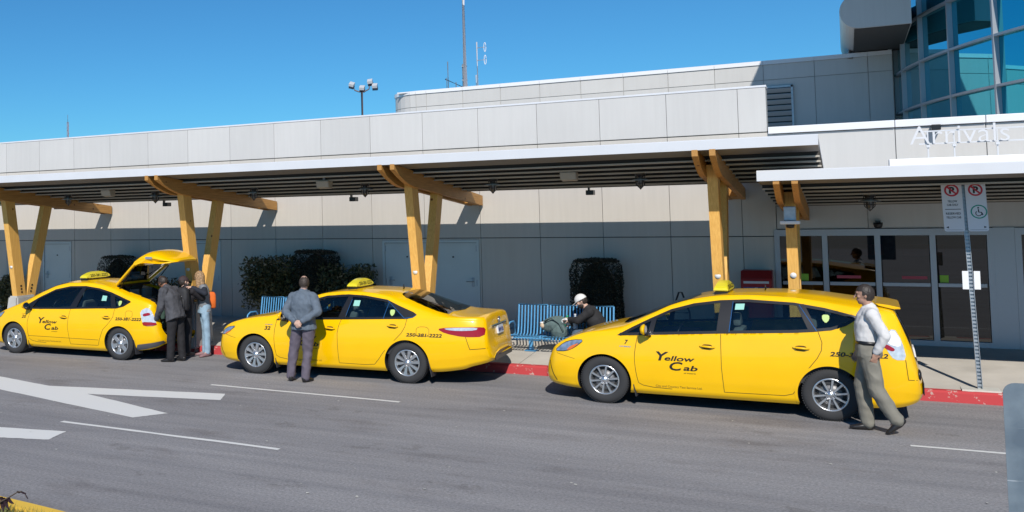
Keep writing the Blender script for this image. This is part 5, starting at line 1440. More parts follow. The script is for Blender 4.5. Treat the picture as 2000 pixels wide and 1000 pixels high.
    if C.get('cap'):
        b = bmesh.new(); cc = hd + hu*.030 - fd*.010
        ell(b, cc, (hs*.088, fd*.109, hu*.104)); c0 = remesh('cap', b, C['cap'], P, .006, 2, cut=lambda co: (co - hd).dot(hu) < .022)
        b = bmesh.new(); loft(b, [(hd + hu*.030 + fd*(.07 + .018*i) - hu*(.004*i), hs*(.075 - .006*i), hu*.006) for i in range(6)], 12); o = obj('brim', b, C['cap'], P, True)
        for v in o.data.vertices: v.co -= B
        o.parent = c0
        for v in o.data.vertices: pass
    # garments
    tm = C['top']; b = bmesh.new(); e = C.get('te', .020)
    torso(b, e, C.get('hem', .10), C.get('hemw', .01))
    if C.get('collar', True): cone(b, nk - up*.04, nk - up*.006, .080, .072)
    for L in 'LR':
        sh, el, wr = g['sh'+L], g['el'+L], g['wr'+L]; sl = C.get('sleeve', 1.0); w = wr.lerp(el, .06)
        cone(b, ch.lerp(nk, .6).lerp(sh, .55), sh, .085, .068*fat + e*.4)
        if sl == 1.0: cone(b, sh, el, .062*fat + e*.5, .050 + e*.5); cone(b, el, w, .050 + e*.5, .036 + e*.4)
        else: cone(b, sh, sh.lerp(el, sl), .062*fat + e*.5, .060)
    jk = remesh('jacket' if C.get('jacket') else C.get('topname', 'shirt'), b, tm, P, .0085, 4, C.get('wr', .006), C.get('ws', 8), 3)
    if C.get('sleeves2'):
        b = bmesh.new()
        for L in 'LR': sh, el, wr = g['sh'+L], g['el'+L], g['wr'+L]; cone(b, sh.lerp(el, .25), el, .062, .054); cone(b, el, wr.lerp(el, .06), .054, .040)
        remesh('sleeve', b, C['sleeves2'], P, .008, 3, .005, 9)
    b = bmesh.new(); te = .012
    loft(b, [(pel + up*.10, Sp*(.155*fat + te), F*(.112*fat + te)), (pel + up*.03, Sp*(.168*fat + te), F*(.122*fat + te)), (pel - V((0, 0, .08)), Sp*(.172*fat + te), Fp*(.125*fat + te))])
    for L in 'LR':
        hp, kn, an = g['hip'+L], g['kn'+L], g['an'+L]; tr_ = C.get('leg', (.100, .074, .062)); bot = an + (an - kn).normalized()*.008
        cone(b, hp + V((0, 0, .0)), kn, tr_[0]*fat, tr_[1]); cone(b, kn, bot, tr_[1], tr_[2]); 
    remesh('trousers', b, C['trouser'], P, .0085, 4, C.get('wt', .008), 7, 11)
    if C.get('belt'):
        b = bmesh.new(); loft(b, [(pel + up*.072, Sp*(.172*fat + te), F*(.130*fat + te)), (pel + up*.112, Sp*(.170*fat + te), F*(.128*fat + te))]); o = obj('belt', b, M_BLK, P, True)
        for v in o.data.vertices: v.co -= B
    for L in 'LR':
        an = g['an'+L]; td = unit(J['to'+L]); su = V((0, 0, 1)); su = (su - td*su.dot(td)).normalized(); ss = td.cross(su)
        b = bmesh.new(); base = an - su*.052
        loft(b, [(base - td*.075 + su*.012, ss*.024, su*.026), (base - td*.055 + su*.010, ss*.036, su*.040), (base + td*.01, ss*.040, su*.046), (base + td*.09 - su*.010, ss*.047, su*.034), (base + td*.155 - su*.018, ss*.044, su*.024), (base + td*.195 - su*.022, ss*.024, su*.014)], 18)
        cone(b, an + su*.02, base + td*.01, .046, .040)
        remesh('shoe', b, C.get('shoe', M_SHOE), P, .006, 3)
    return P, g
M_JGREY = mat('jacket_bluegrey', (0.115, 0.145, 0.185), .85, var=.12, vs=20, bump=.3, bs=120)
M_TRMAUVE = mat('trouser_mauve', (0.125, 0.105, 0.135), .85, var=.08, vs=12)
person('man in a blue grey jacket standing with hands clasped behind his back', (-7.80, 13.80, 0),
    dict(pelvis=(0.02, .02, .96), chest=(.02, .01, 1.28), neck=(.03, .01, 1.475), head=(.045, .02, 1.60), fd=(-.60, .95, 0), bf=(0, 1, 0),
         shL=(-.155, .01, 1.375), shR=(.215, .01, 1.375), elL=(-.275, -.06, 1.14), elR=(.335, -.06, 1.16), wrL=(-.035, -.185, .995), wrR=(.105, -.185, 1.005),
         hdL=(.55, -.18, -.60), pnL=(.2, 1, .2), hdR=(-.60, -.22, -.55), pnR=(-.2, 1, .2),
         hipL=(-.08, .02, .92), hipR=(.12, .02, .92), knL=(-.185, .04, .50), knR=(.065, .05, .50), anL=(-.235, .02, .095), anR=(.05, .0, .095), toL=(-.45, 1, 0), toR=(.15, 1, 0)),
    dict(skin=SKIN2, hair=(mat('hair_greybrown', (.05, .036, .028), .6, var=.4, vs=60), 'bald'), top=M_JGREY, jacket=True, te=.030, hem=.10, hemw=.02, trouser=M_TRMAUVE, leg=(.104, .080, .068), wr=.012, ws=9, wt=.013, curl=1.3, fat=1.04))
person('man in a pale shirt and grey trousers walking left with a hand in his pocket', (.17, 13.47, 0),
    dict(pelvis=(-.015, .0, .975), chest=(-.01, 0, 1.28), neck=(.015, 0, 1.475), head=(-.035, 0, 1.622), fd=(-1, -.12, -.06), bf=(-1, -.05, 0), hu=(0, 0, 1),
         shL=(.03, -.185, 1.405), shR=(.0, .185, 1.405), elL=(.155, -.225, 1.17), elR=(.05, .25, 1.13), wrL=(.060, -.200, .965), wrR=(-.12, .24, .93), hdL=(-.28, .05, -1), pnL=(-.4, .8, 0), hdR=(-.4, 0, -1), pnR=(0, -1, 0),
         hipL=(-.01, -.09, .93), hipR=(-.01, .09, .93), knL=(.045, -.085, .52), knR=(-.10, .09, .53), anL=(.235, -.08, .185), anR=(-.055, .10, .100), toL=(-.80, 0, -.62), toR=(-1, -.05, 0)),
    dict(skin=SKIN, hair=(M_HAIR, 'short'), top=mat('shirt_pale', (.66, .64, .63), .8, var=.05, vs=16), te=.015, hem=-.075, hemw=0, trouser=mat('trouser_olive', (.215, .20, .165), .85, var=.1, vs=10), leg=(.104, .082, .074), belt=True, wr=.010, ws=9, wt=.012, belly=.012, curl=.7))
person('balding man in a dark grey jacket leaning into the raised hatch of the taxi', (-11.15, 14.82, 0),
    dict(pelvis=(.02, .0, .90), chest=(-.06, .0, 1.19), neck=(-.175, .0, 1.385), head=(-.275, .02, 1.485), fd=(-.85, .15, -.55), bf=(-1, .1, -.2), hu=(-.4, 0, .9),
         shL=(-.10, -.19, 1.33), shR=(-.12, .19, 1.32), elL=(-.14, -.23, 1.03), elR=(-.30, .22, 1.07), wrL=(-.30, -.16, .80), wrR=(-.48, .20, .86), hdL=(-.5, .2, -.8), pnL=(-.6, .6, .2), hdR=(-.8, 0, -.4), pnR=(0, -.5, -.9),
         hipL=(.03, -.09, .87), hipR=(.03, .09, .87), knL=(.0, -.10, .49), knR=(.07, .10, .49), anL=(-.02, -.10, .095), anR=(.10, .10, .095), toL=(-1, -.25, 0), toR=(-1, .1, 0)),
    dict(skin=mat('skin_brown', (.27, .12, .07), .45, var=.06, vs=8), hair=(M_HAIR, 'bald'), top=mat('jacket_charcoal', (.070, .070, .080), .8, var=.1, vs=18), jacket=True, te=.032, hem=.11, hemw=.02, trouser=mat('trouser_black', (.016, .015, .018), .85), leg=(.100, .078, .070), wr=.013, ws=9, wt=.009, fat=1.08))
PB, gB = person('long haired person in a grey top and pale blue jeans hugging beside the kerb', (-11.03, 15.62, 0),
    dict(pelvis=(.0, .02, .92), chest=(-.01, .0, 1.20), neck=(-.03, -.02, 1.40), head=(-.065, -.05, 1.535), fd=(-.95, .15, -.1), bf=(-.75, -.65, 0),
         shL=(.09, -.13, 1.33), shR=(-.13, .13, 1.33), elL=(.20, -.24, 1.24), elR=(-.36, .0, 1.24), wrL=(-.02, -.36, 1.36), wrR=(-.45, -.18, 1.18), hdL=(-.85, -.15, .12), pnL=(0, .2, -1), hdR=(.1, -1, 0), pnR=(1, 0, 0),
         hipL=(.06, -.05, .88), hipR=(-.06, .06, .88), knL=(.09, -.03, .48), knR=(-.02, .08, .48), anL=(.10, -.04, .095), anR=(-.04, .08, .095), toL=(-.3, -1, 0), toR=(-.8, -.4, 0)),
    dict(skin=SKIN2, k=.97, hair=(mat('hair_blond', (.34, .21, .11), .6, var=.6, vs=38), 'long'), top=mat('top_grey', (.22, .23, .25), .85, var=.08, vs=12), sleeve=.25, sleeves2=mat('sleeve_navy', (.018, .022, .035), .85), te=.016, hem=.06, trouser=mat('denim_pale', (.30, .43, .55), .85, var=.18, vs=9), leg=(.088, .066, .056), shoe=mat('shoe_pinkgrey', (.28, .16, .17), .6), fat=.90, brow=mat('hair_blond', (0, 0, 0)), collar=False))
PD, gD = person('person in black with a dark cap and black backpack hugging beside the open taxi', (-11.26, 15.28, .04),
    dict(pelvis=(.02, .0, .88), chest=(.06, .02, 1.13), neck=(.02, .05, 1.31), head=(-.045, .08, 1.405), fd=(.45, .85, -.1), bf=(.35, 1, 0), hu=(-.25, 0, 1),
         shL=(-.12, .08, 1.245), shR=(.22, -.02, 1.245), elL=(-.17, .28, 1.10), elR=(.31, .18, 1.10), wrL=(.02, .45, 1.08), wrR=(.22, .42, 1.08), hdL=(1, .3, 0), pnL=(0, -1, 0), hdR=(-.6, .6, 0), pnR=(0, -1, 0),
         hipL=(-.06, .02, .85), hipR=(.09, -.01, .85), knL=(-.08, .04, .46), knR=(.08, .02, .46), anL=(-.10, .02, .095), anR=(.07, .0, .095), toL=(-.2, 1, 0), toR=(.2, 1, 0)),
    dict(skin=SKIN2, k=.96, cap=mat('cap_darkbrown', (.045, .028, .032), .8), hair=(M_HAIR, 'short'), top=mat('top_black', (.018, .016, .020), .85), te=.02, hem=.10, trouser=mat('trouser_black', (0, 0, 0)), fat=.92))
def backpack(loc, rz, w, h, d, m, label, pocket=True, tilt=0):
    T = thing('backpack', label, 'backpack', loc, rz)
    b = bmesh.new(); loft(b, [(V((0, 0, z)), V((w/2*s, 0, 0)), V((0, d/2*s2, 0))) for z, s, s2 in ((-h/2, .80, .75), (-h*.42, .97, .95), (0, 1, 1.05), (h*.34, .95, .92), (h*.46, .72, .66), (h/2, .40, .35))], 24, 3)
    o = obj('pack', b, m, T, True)
    if pocket:
        b = bmesh.new(); loft(b, [(V((0, -d*.45, z)), V((w*.36*s, 0, 0)), V((0, d*.18*s, 0))) for z, s in ((-h*.40, .8), (-h*.34, 1), (-h*.05, 1), (h*.02, .7))], 20, 3.5); obj('pocket', b, m, T, True)
        b = bmesh.new(); box(b, (-.035, -d*.56, h*.10), (.035, -d*.52, h*.135)); obj('tag', b, mat('tag_grey', (.35, .35, .36), .5), T)
    for s in (-1, 1):
        b = bmesh.new(); tube(b, [(s*w*.28, d*.42, h*.40), (s*w*.30, d*.72, h*.34), (s*w*.32, d*.75, 0), (s*w*.34, d*.5, -h*.34)], .014, 8); obj('strap', b, M_BLK, T)
    b = bmesh.new(); tube(b, [(-.04, d*.3, h*.46), (-.03, d*.3, h*.54), (.03, d*.3, h*.54), (.04, d*.3, h*.46)], .008, 6); obj('loop', b, M_BLK, T)
    T.rotation_euler[1] = tilt
backpack((-11.13, 15.075, 1.155), .05, .27, .44, .17, mat('pack_black', (.022, .022, .026), .7, var=.3, vs=14), 'black backpack worn on the back of the person in a dark cap')
backpack((-10.93, 15.74, 1.08), .85, .18, .32, .11, mat('pack_orange', (.80, .16, .02), .7, var=.1, vs=10), 'orange backpack on the back of the long haired person', False)
M_SWEAT = mat('sweater_black', (.022, .022, .025), .85, var=.15, vs=14)
PS, gS = person('man in a white cap and black sweater sitting sideways on the blue bench', (-3.86, 17.05, 0.22),
    dict(pelvis=(.13, .02, .345), chest=(.02, .0, .60), neck=(-.10, -.02, .79), head=(-.205, -.03, .905), fd=(-.85, -.25, -.50), bf=(-.95, -.15, -.1), hu=(-.45, 0, .9), pf=(-1, -.2, .1),
         shL=(-.03, -.20, .745), shR=(-.06, .15, .745), elL=(-.22, -.24, .60), elR=(-.26, .12, .57), wrL=(-.385, -.13, .60), wrR=(-.40, .02, .51), hdL=(-.9, .2, .0), pnL=(.2, .6, -.6), hdR=(-.9, -.3, -.1), pnR=(.2, -.6, .6),
         hipL=(.11, -.09, .33), hipR=(.09, .09, .33), knL=(-.24, -.26, .37), knR=(-.30, .03, .35), anL=(-.30, -.34, .01), anR=(-.30, -.28, .01), toL=(-.8, -.6, 0), toR=(-.8, -.6, 0)),
    dict(skin=SKIN2, cap=mat('cap_white', (.72, .72, .72), .7), hair=(M_HAIR, 'short'), top=M_SWEAT, te=.024, hem=.08, topname='sweater', trouser=mat('denim_blue', (.085, .13, .19), .85, var=.15, vs=9), leg=(.098, .078, .064), curl=1.5, wr=.009, ws=7))
def beard(g, P, J_fd, hu):
    fd = unit(J_fd); hu = unit(hu); hu = (hu - fd*hu.dot(fd)).normalized(); hs = fd.cross(hu); hd = g['head']; b = bmesh.new()
    ell(b, hd - hu*.062 + fd*.022, (hs*.061, fd*.066, hu*.056), 3)
    remesh('beard', b, M_HAIR, P, .006, 1, .003, 50, cut=lambda co: (co - hd).dot(fd) < -.005 or ((co - hd).dot(hu) > -.03 and (co - hd).dot(fd) > .06))
beard(gS, PS, (-.85, -.25, -.50), (-.45, 0, .9))
b = bmesh.new()
for w_, d_ in ((gS['wrL'], V((-.9, .2, 0))), (gS['wrR'], V((-.9, -.3, -.1)))):
    hand(b, w_, d_, V((.2, 0, -.6)), 1.2, 1, 1.18); cone(b, w_ - d_.normalized()*.05, w_, .042, .036)
tag(obj('work_gloves', b, mat('glove_white', (.80, .80, .80), .8), None, True), 'pair of white gloves worn by the seated man in the white cap', 'gloves')
b = bmesh.new()
T = thing('bottle', 'green and white bottle held by the seated man in the white cap', 'bottle', (-4.345, 17.02, 0.76), 0)
lathe(b, [(0, -.10), (.034, -.10), (.037, -.08), (.037, .06), (.016, .11), (.016, .13), (0, .13)], 20, 'z'); obj('flask', b, mat('bottle_green', (.01, .30, .16), .3), T)
b = bmesh.new(); lathe(b, [(.0375, -.03), (.0378, -.03), (.0378, .03), (.0375, .03)], 20, 'z'); obj('wrap', b, mat('glove_white', (0, 0, 0)), T)
T.rotation_euler = (.1, .35, 0)
T = thing('water_bottle', 'clear plastic bottle standing on the bench beside the seated man', 'bottle', (-4.17, 17.00, 0.655))
b = bmesh.new(); lathe(b, [(0, 0), (.04, 0), (.042, .02), (.042, .16), (.018, .21), (.018, .235), (0, .235)], 20, 'z'); obj('flask', b, mat('plastic_clear', (.42, .50, .58), .2), T)
b = bmesh.new(); lathe(b, [(0, .235), (.02, .235), (.02, .255), (0, .255)], 16, 'z'); obj('cap', b, mat('coping_white', (0, 0, 0)), T)
# grey green rucksack lying on the bench
def rucksack():
    T = thing('rucksack', 'grey green rucksack slumped open on the middle bench seat', 'bag', (-4.55, 16.97, 0.66), .15)
    b = bmesh.new(); ell(b, (0, 0, .06), (V((.20, 0, .05)), V((0, .14, 0)), V((-.03, 0, .12)))); ell(b, (.10, -.02, -.06), (V((.14, 0, 0)), V((0, .13, 0)), V((0, 0, .15)))); ell(b, (.05, .03, .13), (V((.16, 0, .02)), V((0, .08, 0)), V((0, 0, .07))))
    for v in b.verts: v.co += T.location
    o = remesh('sack', b, mat('canvas_greygreen', (.10, .15, .15), .85, var=.15, vs=12), T, .009, 3, .012, 10, 5)
    b = bmesh.new(); ell(b, (-.17, -.05, .04), (V((.05, 0, .0)), V((0, .06, 0)), V((0, 0, .05))), 2); obj('lining', b, mat('paper_tan', (.62, .48, .34), .7), T, True)
    b = bmesh.new(); ell(b, (-.165, -.02, .085), (V((.06, 0, .0)), V((0, .05, 0)), V((0, 0, .022))), 2); obj('cloth', b, mat('glove_white', (0, 0, 0)), T, True)
    for s in (-.04, .06):
        b = bmesh.new(); tube(b, [(-.12, s-.1, .12), (.0, s-.12, .19), (.12, s-.1, .10), (.18, s-.1, -.05)], .016, 8); obj('strap', b, mat('canvas_greygreen', (0, 0, 0)), T)
rucksack()

# ------------------------------------------------------------------ blue benches
M_BLUE = mat('bench_blue', (0.10, 0.34, 0.62), .38, var=.08, vs=20)
def bench(x0, label, arm=True):
    zg = slope(17.08); T = thing('bench', label, 'bench', (x0, 17.08, zg), 0, 'blue slatted metal benches')
    Z = lambda z: z - .22
    # slat profile (y, z) relative to bench origin y=17.2, z above ground
    prof = [(-.27, .22), (-.30, .25), (-.29, .285), (-.24, .292), (-.05, .265), (.10, .255), (.165, .29), (.20, .40), (.235, .56), (.275, .76), (.285, .79)]
    for k in range(3):
        a = x0 - x0 + k*.575; w = .52
        f = bmesh.new()
        for xx in (a, a + w): tube(f, [(xx, y, z) for y, z in prof], .0165, 8)
        tube(f, [(a, .285, .79), (a + w, .285, .79)], .0165, 8); tube(f, [(a, -.27, .22), (a + w, -.27, .22)], .0165, 8); tube(f, [(a, .135, .262), (a + w, .135, .262)], .014, 8); tube(f, [(a, -.295, .285), (a + w, -.295, .285)], .012, 8)
        obj('seat_frame', f, M_BLUE, T)
        s = bmesh.new()
        for i in range(1, 9):
            xx = a + w*i/9
            for p, q in zip(prof, prof[1:]): bar(s, (xx, p[0], p[1]), (xx, q[0], q[1]), .022, .007, up=(0, .3, 1) if abs(q[0]-p[0]) > abs(q[1]-p[1]) else (0, 1, .2))
        obj('seat_slats', s, M_BLUE, T)
    for xx in ([-.06] if arm else []) + [1.73]:
        b = bmesh.new(); tube(b, [(xx, .18, .27), (xx, .17, .44), (xx, .10, .50), (xx, -.12, .50), (xx, -.22, .45), (xx, -.24, .36), (xx, -.20, .27), (xx, .0, .25), (xx, .18, .27)], .015, 8, cap=False); tube(b, [(xx, .0, .255), (xx + (.06 if xx < 0 else -.06), .0, .255)], .012, 8); obj('armrest', b, M_BLUE, T)
    b = bmesh.new(); box(b, (-.02, -.05, .19), (1.69, .05, .245), bev=.008); obj('beam', b, M_BLUE, T)
    for xx in (.28, 1.42):
        b = bmesh.new(); box(b, (xx - .035, -.035, .0), (xx + .035, .035, .19)); box(b, (xx - .10, -.09, .0), (xx + .10, .09, .012)); bmesh.ops.bevel(b, geom=b.edges[:], offset=.003, segments=1, affect='EDGES'); obj('pedestal', b, M_BLUE, T)
    for o in T.children:
        for v in o.data.vertices: v.co.z = v.co.z*1.0 if v.co.z < .02 else v.co.z + (.02 if v.co.z < .2 else .0)
    return T
bench(-5.26, 'blue slatted metal bench in the sun with a man and a rucksack on it')
bench(-10.75, 'blue slatted metal bench in front of the big bushes')
bench(-15.6, 'blue slatted metal bench seen through the windows of the hatchback taxi')

# ------------------------------------------------------------------ planting
M_LEAFD = mat('leaf_dark', (.045, .055, .022), .45, var=.5, vs=12, col2=(.10, .105, .035))
M_LEAFH = mat('hedge_leaf', (.010, .018, .009), .6, var=.4, vs=14)
M_BARK = mat('bark', (.10, .07, .05), .9)
def leafbush(label, x0, x1, y0, y1, z0, z1, n, size, clipped=False, seed=1):
    rnd = random.Random(seed); cx, cy = (x0+x1)/2, (y0+y1)/2
    T = thing('hedge' if clipped else 'bush', label, 'hedge' if clipped else 'bush', (cx, cy, slope(cy)))
    zb = slope(cy); b = bmesh.new(); hx, hy = (x1-x0)/2, (y1-y0)/2
    clumps = [(rnd.uniform(-.75, .75)*hx, rnd.uniform(-.7, .7)*hy, rnd.uniform(.25, .9)) for _ in range(16)]
    cnt = 0
    while cnt < n:
        if clipped:
            u = rnd.random(); ax = rnd.randrange(3)
            p = [rnd.uniform(-1, 1) for _ in range(3)]
            if rnd.random() < .8: p[ax] = (1 if rnd.random() < .5 else -1)*rnd.uniform(.93, 1.02)
            r = (abs(p[0])**5 + abs(p[1])**5 + abs(p[2])**6)
            if r > 1.35: continue
            P = V((p[0]*hx, p[1]*hy, z0 + (p[2]+1)/2*(z1-z0)))
            P += V((noise.noise(P*4), noise.noise(P*4+V((5, 5, 5))), noise.noise(P*4+V((9, 1, 1)))))*.03
        else:
            c = rnd.choice(clumps); rr = rnd.uniform(.35, 1)**.5*.34*(z1-z0)*rnd.uniform(.5, 1)
            d = V((rnd.gauss(0, 1), rnd.gauss(0, 1), rnd.gauss(0, 1))).normalized()
            P = V((c[0], c[1], z0 + c[2]*(z1-z0)*.95)) + V((d.x*rr, d.y*rr, d.z*rr))
            if P.z > z1 or P.z < z0 or abs(P.x) > hx*1.02 or abs(P.y) > hy*1.05: continue
        nn = V((rnd.gauss(0, 1), rnd.gauss(0, 1), rnd.gauss(.5, 1))).normalized(); t, s = frame_of(nn)
        a = rnd.uniform(0, 2*pi); u_ = t*cos(a) + s*sin(a); w_ = nn.cross(u_); L = size*rnd.uniform(.6, 1.3)
        q = [P - u_*L*.5, P + w_*L*.22 + nn*L*.06, P + u_*L*.5, P - w_*L*.22 + nn*L*.06]
        b.faces.new([b.verts.new(v - V((0, 0, zb))) for v in q]); cnt += 1
    obj('foliage', b, M_LEAFH if clipped else M_LEAFD, T)
    b = bmesh.new()
    for i in range(5):
        x = rnd.uniform(-.3, .3)*hx; y = rnd.uniform(-.3, .3)*hy; tube(b, [(x*.3, y*.3, -.02), (x*.7, y*.7, (z1-z0)*.35), (x*1.6, y*1.6, (z1-z0)*.8)], [.022, .015, .006], 6)
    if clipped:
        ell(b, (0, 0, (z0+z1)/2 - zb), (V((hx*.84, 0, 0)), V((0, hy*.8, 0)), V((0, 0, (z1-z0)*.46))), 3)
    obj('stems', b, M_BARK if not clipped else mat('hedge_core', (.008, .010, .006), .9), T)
leafbush('dark broad leafed bush left of the clipped hedge behind the blue bench', -11.95, -10.42, 18.0, 18.85, .40, 1.82, 5200, .10, seed=3)
leafbush('tall clipped hedge between two broad leafed bushes', -10.62, -9.66, 18.25, 18.95, .35, 1.93, 16000, .045, True, 4)
leafbush('dark broad leafed bush right of the clipped hedge behind the sedan taxi', -9.88, -8.74, 18.0, 18.85, .40, 1.66, 4200, .10, seed=5)
leafbush('clipped square hedge behind the hatchback taxi', -16.06, -15.24, 18.2, 18.9, .35, 1.79, 12000, .045, True, 6)
leafbush('clipped square hedge behind the man on the bench', -4.56, -3.70, 18.2, 18.9, .35, 1.775, 14000, .045, True, 7)
leafbush('dark leafy bush behind the leftmost concrete plinth', -20.1, -18.7, 18.1, 18.85, .40, 1.30, 3000, .09, seed=8)
leafbush('small low shrub in front of the single door at left', -17.65, -17.05, 18.2, 18.7, .35, 1.02, 900, .07, seed=9)
leafbush('low leafy bush seen under the raised hatch', -14.9, -13.2, 18.1, 18.85, .35, 1.30, 3200, .09, seed=10)

# ------------------------------------------------------------------ parking sign
def parking_sign():
    bx, by = 1.48, 16.13; zg = slope(by)
    T = thing('parking_sign', 'grey steel post on the pavement carrying two white no parking signs', 'sign', (bx, by, zg))
    lean = V((-.030, .0, 1)); at_ = lambda z: V((lean.x*z, lean.y*z, z))
    b = bmesh.new(); p0, p1 = at_(-.03), at_(2.99)
    s, u = V((.62, .78, 0)), V((-.78, .62, 0))
    for a, c_ in ((-.026, 0), (.026, 0)):
        bar(b, p0 + V((a, 0, 0)), p1 + V((a, 0, 0)), .006, .045, up=(0, 1, 0))
    bar(b, p0 + V((0, .02, 0)), p1 + V((0, .02, 0)), .046, .005, up=(0, 1, 0))
    for i in range(58):
        z = .06 + i*.05; c_ = at_(z); bar(b, c_ + V((-.023, -.002, 0)), c_ + V((.023, -.002, 0)), .012, .028, up=(0, 0, 1))
    obj('post', b, M_STEEL, T)
    b = bmesh.new(); box(b, (-.22, -.16, -.02), (.22, .16, .012), bev=.004); obj('footing', b, mat('footing_pale', (.62, .60, .54), .8, var=.08, vs=6), T)
    RED = mat('sign_red', (.55, .02, .04), .4); GRN = mat('sign_green', (.0, .30, .20), .4); WHT = mat('sign_white', (.74, .75, .80), .35)
    def plate(xc, label, right):
        zc = 2.51; w, h = .235, .715
        M = bmesh.new()
        def pt(x, z, o=0.0):
            return V((lean.x*(zc + z) + xc + x, -.032 - o + (.10*(x) if right else -.10*x), zc + z))
        def poly(bm_, pts, o0, o1, mi=0): prism(bm_, pts, lambda a, d, t: pt(a, d, t), o0, o1, mi)
        def rrect(w_, h_, r_, n=5):
            out = []
            for cx_, cz_, a0 in ((w_/2-r_, h_/2-r_, 0), (-w_/2+r_, h_/2-r_, pi/2), (-w_/2+r_, -h_/2+r_, pi), (w_/2-r_, -h_/2+r_, 3*pi/2)):
                for i in range(n): a = a0 + pi/2*i/(n-1); out.append((cx_ + r_*cos(a), cz_ + r_*sin(a)))
            return out
        poly(M, rrect(w, h, .03), 0, .004); pl = obj('sign_panel', M, WHT, T, label=label)
        def flat(nm, bm_, m, o=.0052):
            for v in bm_.verts: v.co = pt(v.co.x, v.co.y, o)
            f_ = obj(nm, bm_, m, T); f_.parent = pl
        def ring(r0, r1, c_, m, n=32):
            bm_ = bmesh.new(); A = [bm_.verts.new((c_[0] + r0*cos(2*pi*i/n), c_[1] + r0*sin(2*pi*i/n), 0)) for i in range(n)]; Bv = [bm_.verts.new((c_[0] + r1*cos(2*pi*i/n), c_[1] + r1*sin(2*pi*i/n), 0)) for i in range(n)]
            for i in range(n): bm_.faces.new((A[i], A[(i+1) % n], Bv[(i+1) % n], Bv[i]))
            flat('symbol_ring', bm_, m)
        cc = (.0, .21); ring(.062, .085, cc, RED)
        b_ = text_bm('P', .12, bold=.006); fit_text(b_, cc[0]-.030, cc[0]+.034, cc[1]-.045, cc[1]+.048); flat('symbol_letter', b_, M_TXT, .005)
        b_ = bmesh.new(); k = .062; v = [b_.verts.new(p) for p in ((cc[0]-k-.006, cc[1]+k-.010, 0), (cc[0]-k+.012, cc[1]+k+.004, 0), (cc[0]+k+.006, cc[1]-k+.010, 0), (cc[0]+k-.012, cc[1]-k-.004, 0))]; b_.faces.new(v); flat('symbol_slash', b_, RED, .0062)
        b_ = bmesh.new(); t_ = .004
        for x0_, z0_, x1_, z1_ in ((-w/2+.02, h/2-.024, w/2-.02, h/2-.02), (-w/2+.02, -h/2+.02, w/2-.02, -h/2+.024)):
            b_.faces.new([b_.verts.new(p) for p in ((x0_, z0_, 0), (x1_, z0_, 0), (x1_, z1_, 0), (x0_, z1_, 0))])
        flat('border', b_, mat('sign_border', (.25, .25, .27), .5))
        if not right:
            for tx, z, hh, ww in (('YELLOW', .045, .030, .11), ('CAB ONLY', -.005, .030, .13), ('RESERVED', -.125, .030, .17), ('YELLOW CAB', -.178, .030, .17)):
                b_ = text_bm(tx, .05, bold=.001); fit_text(b_, -ww/2, ww/2, z, z + hh); flat('sign_text', b_, M_TXT)
            b_ = bmesh.new(); b_.faces.new([b_.verts.new(p) for p in ((-.09, -.055, 0), (.09, -.055, 0), (.09, -.047, 0), (-.09, -.047, 0))]); flat('rule', b_, M_TXT)
            b_ = bmesh.new(); b_.faces.new([b_.verts.new(p) for p in ((-.095, -.30, 0), (-.065, -.285, 0), (-.065, -.315, 0))]); flat('arrow', b_, M_TXT)
        else:
            cc = (.02, -.09); ring(.080, .095, cc, GRN)
            b_ = bmesh.new()
            tube(b_, [(cc[0]-.005, cc[1]+.035, 0), (cc[0]-.002, cc[1]-.005, 0), (cc[0]+.028, cc[1]-.008, 0), (cc[0]+.042, cc[1]-.045, 0)], .0065, 4)
            tube(b_, [(cc[0]-.004 + .034*cos(a), cc[1]-.022 + .034*sin(a), 0) for a in [2.2 + i*.32 for i in range(14)]], .0045, 4)
            n = 12; b_.faces.new([b_.verts.new((cc[0]-.006 + .011*cos(2*pi*i/n), cc[1]+.053 + .011*sin(2*pi*i/n), 0)) for i in range(n)])
            for v in b_.verts: v.co.z = 0
            flat('wheelchair_symbol', b_, M_TXT)
            b_ = bmesh.new(); b_.faces.new([b_.verts.new(p) for p in ((.095, -.30, 0), (.065, -.285, 0), (.065, -.315, 0))]); flat('arrow', b_, M_TXT)
    plate(-.135, 'no parking sign with black lettering', False); plate(.137, 'no parking sign with a wheelchair symbol', True)
    for xc in (-.062, .070):
        b = bmesh.new(); c_ = at_(1.49)
        box(b, (c_.x + xc - .036, -.036, 1.36), (c_.x + xc + .036, -.031, 1.61), bev=.002); obj('reflector_plate', b, mat('reflector_white', (.86, .87, .9), .3), T)
parking_sign()
# ------------------------------------------------------------------ red post box by the doors
T = thing('post_box', 'red post box with white and blue bands beside the glass doors', 'post box', (-1.42, 18.72, slope(18.72)))
b = bmesh.new(); prism(b, [(-.20, 0), (.22, 0), (.22, 1.25), (-.10, 1.25), (-.20, 1.10)], lambda a, d, t: (t, a, d), -.245, .245); bmesh.ops.bevel(b, geom=b.edges[:], offset=.012, segments=2, affect='EDGES'); obj('cabinet', b, mat('post_red', (.30, .015, .015), .4), T)
b = bmesh.new(); box(b, (-.20, -.206, 1.03), (.20, -.202, 1.07)); obj('white_band', b, mat('band_white', (.6, .6, .62), .5), T)
b = bmesh.new(); box(b, (-.20, -.206, .87), (.20, -.202, .97)); obj('blue_band', b, mat('band_blue', (.03, .06, .28), .5), T)
b = bmesh.new(); lathe(b, [(0, -.002), (.040, -.002), (.040, .002)], 20, 'y', c=(.0, -.208, .925)); obj('emblem', b, mat('band_white', (0, 0, 0)), T)
b = bmesh.new(); box(b, (-.16, -.185, 1.105), (.16, -.145, 1.125)); obj('slot', b, M_BLK, T)
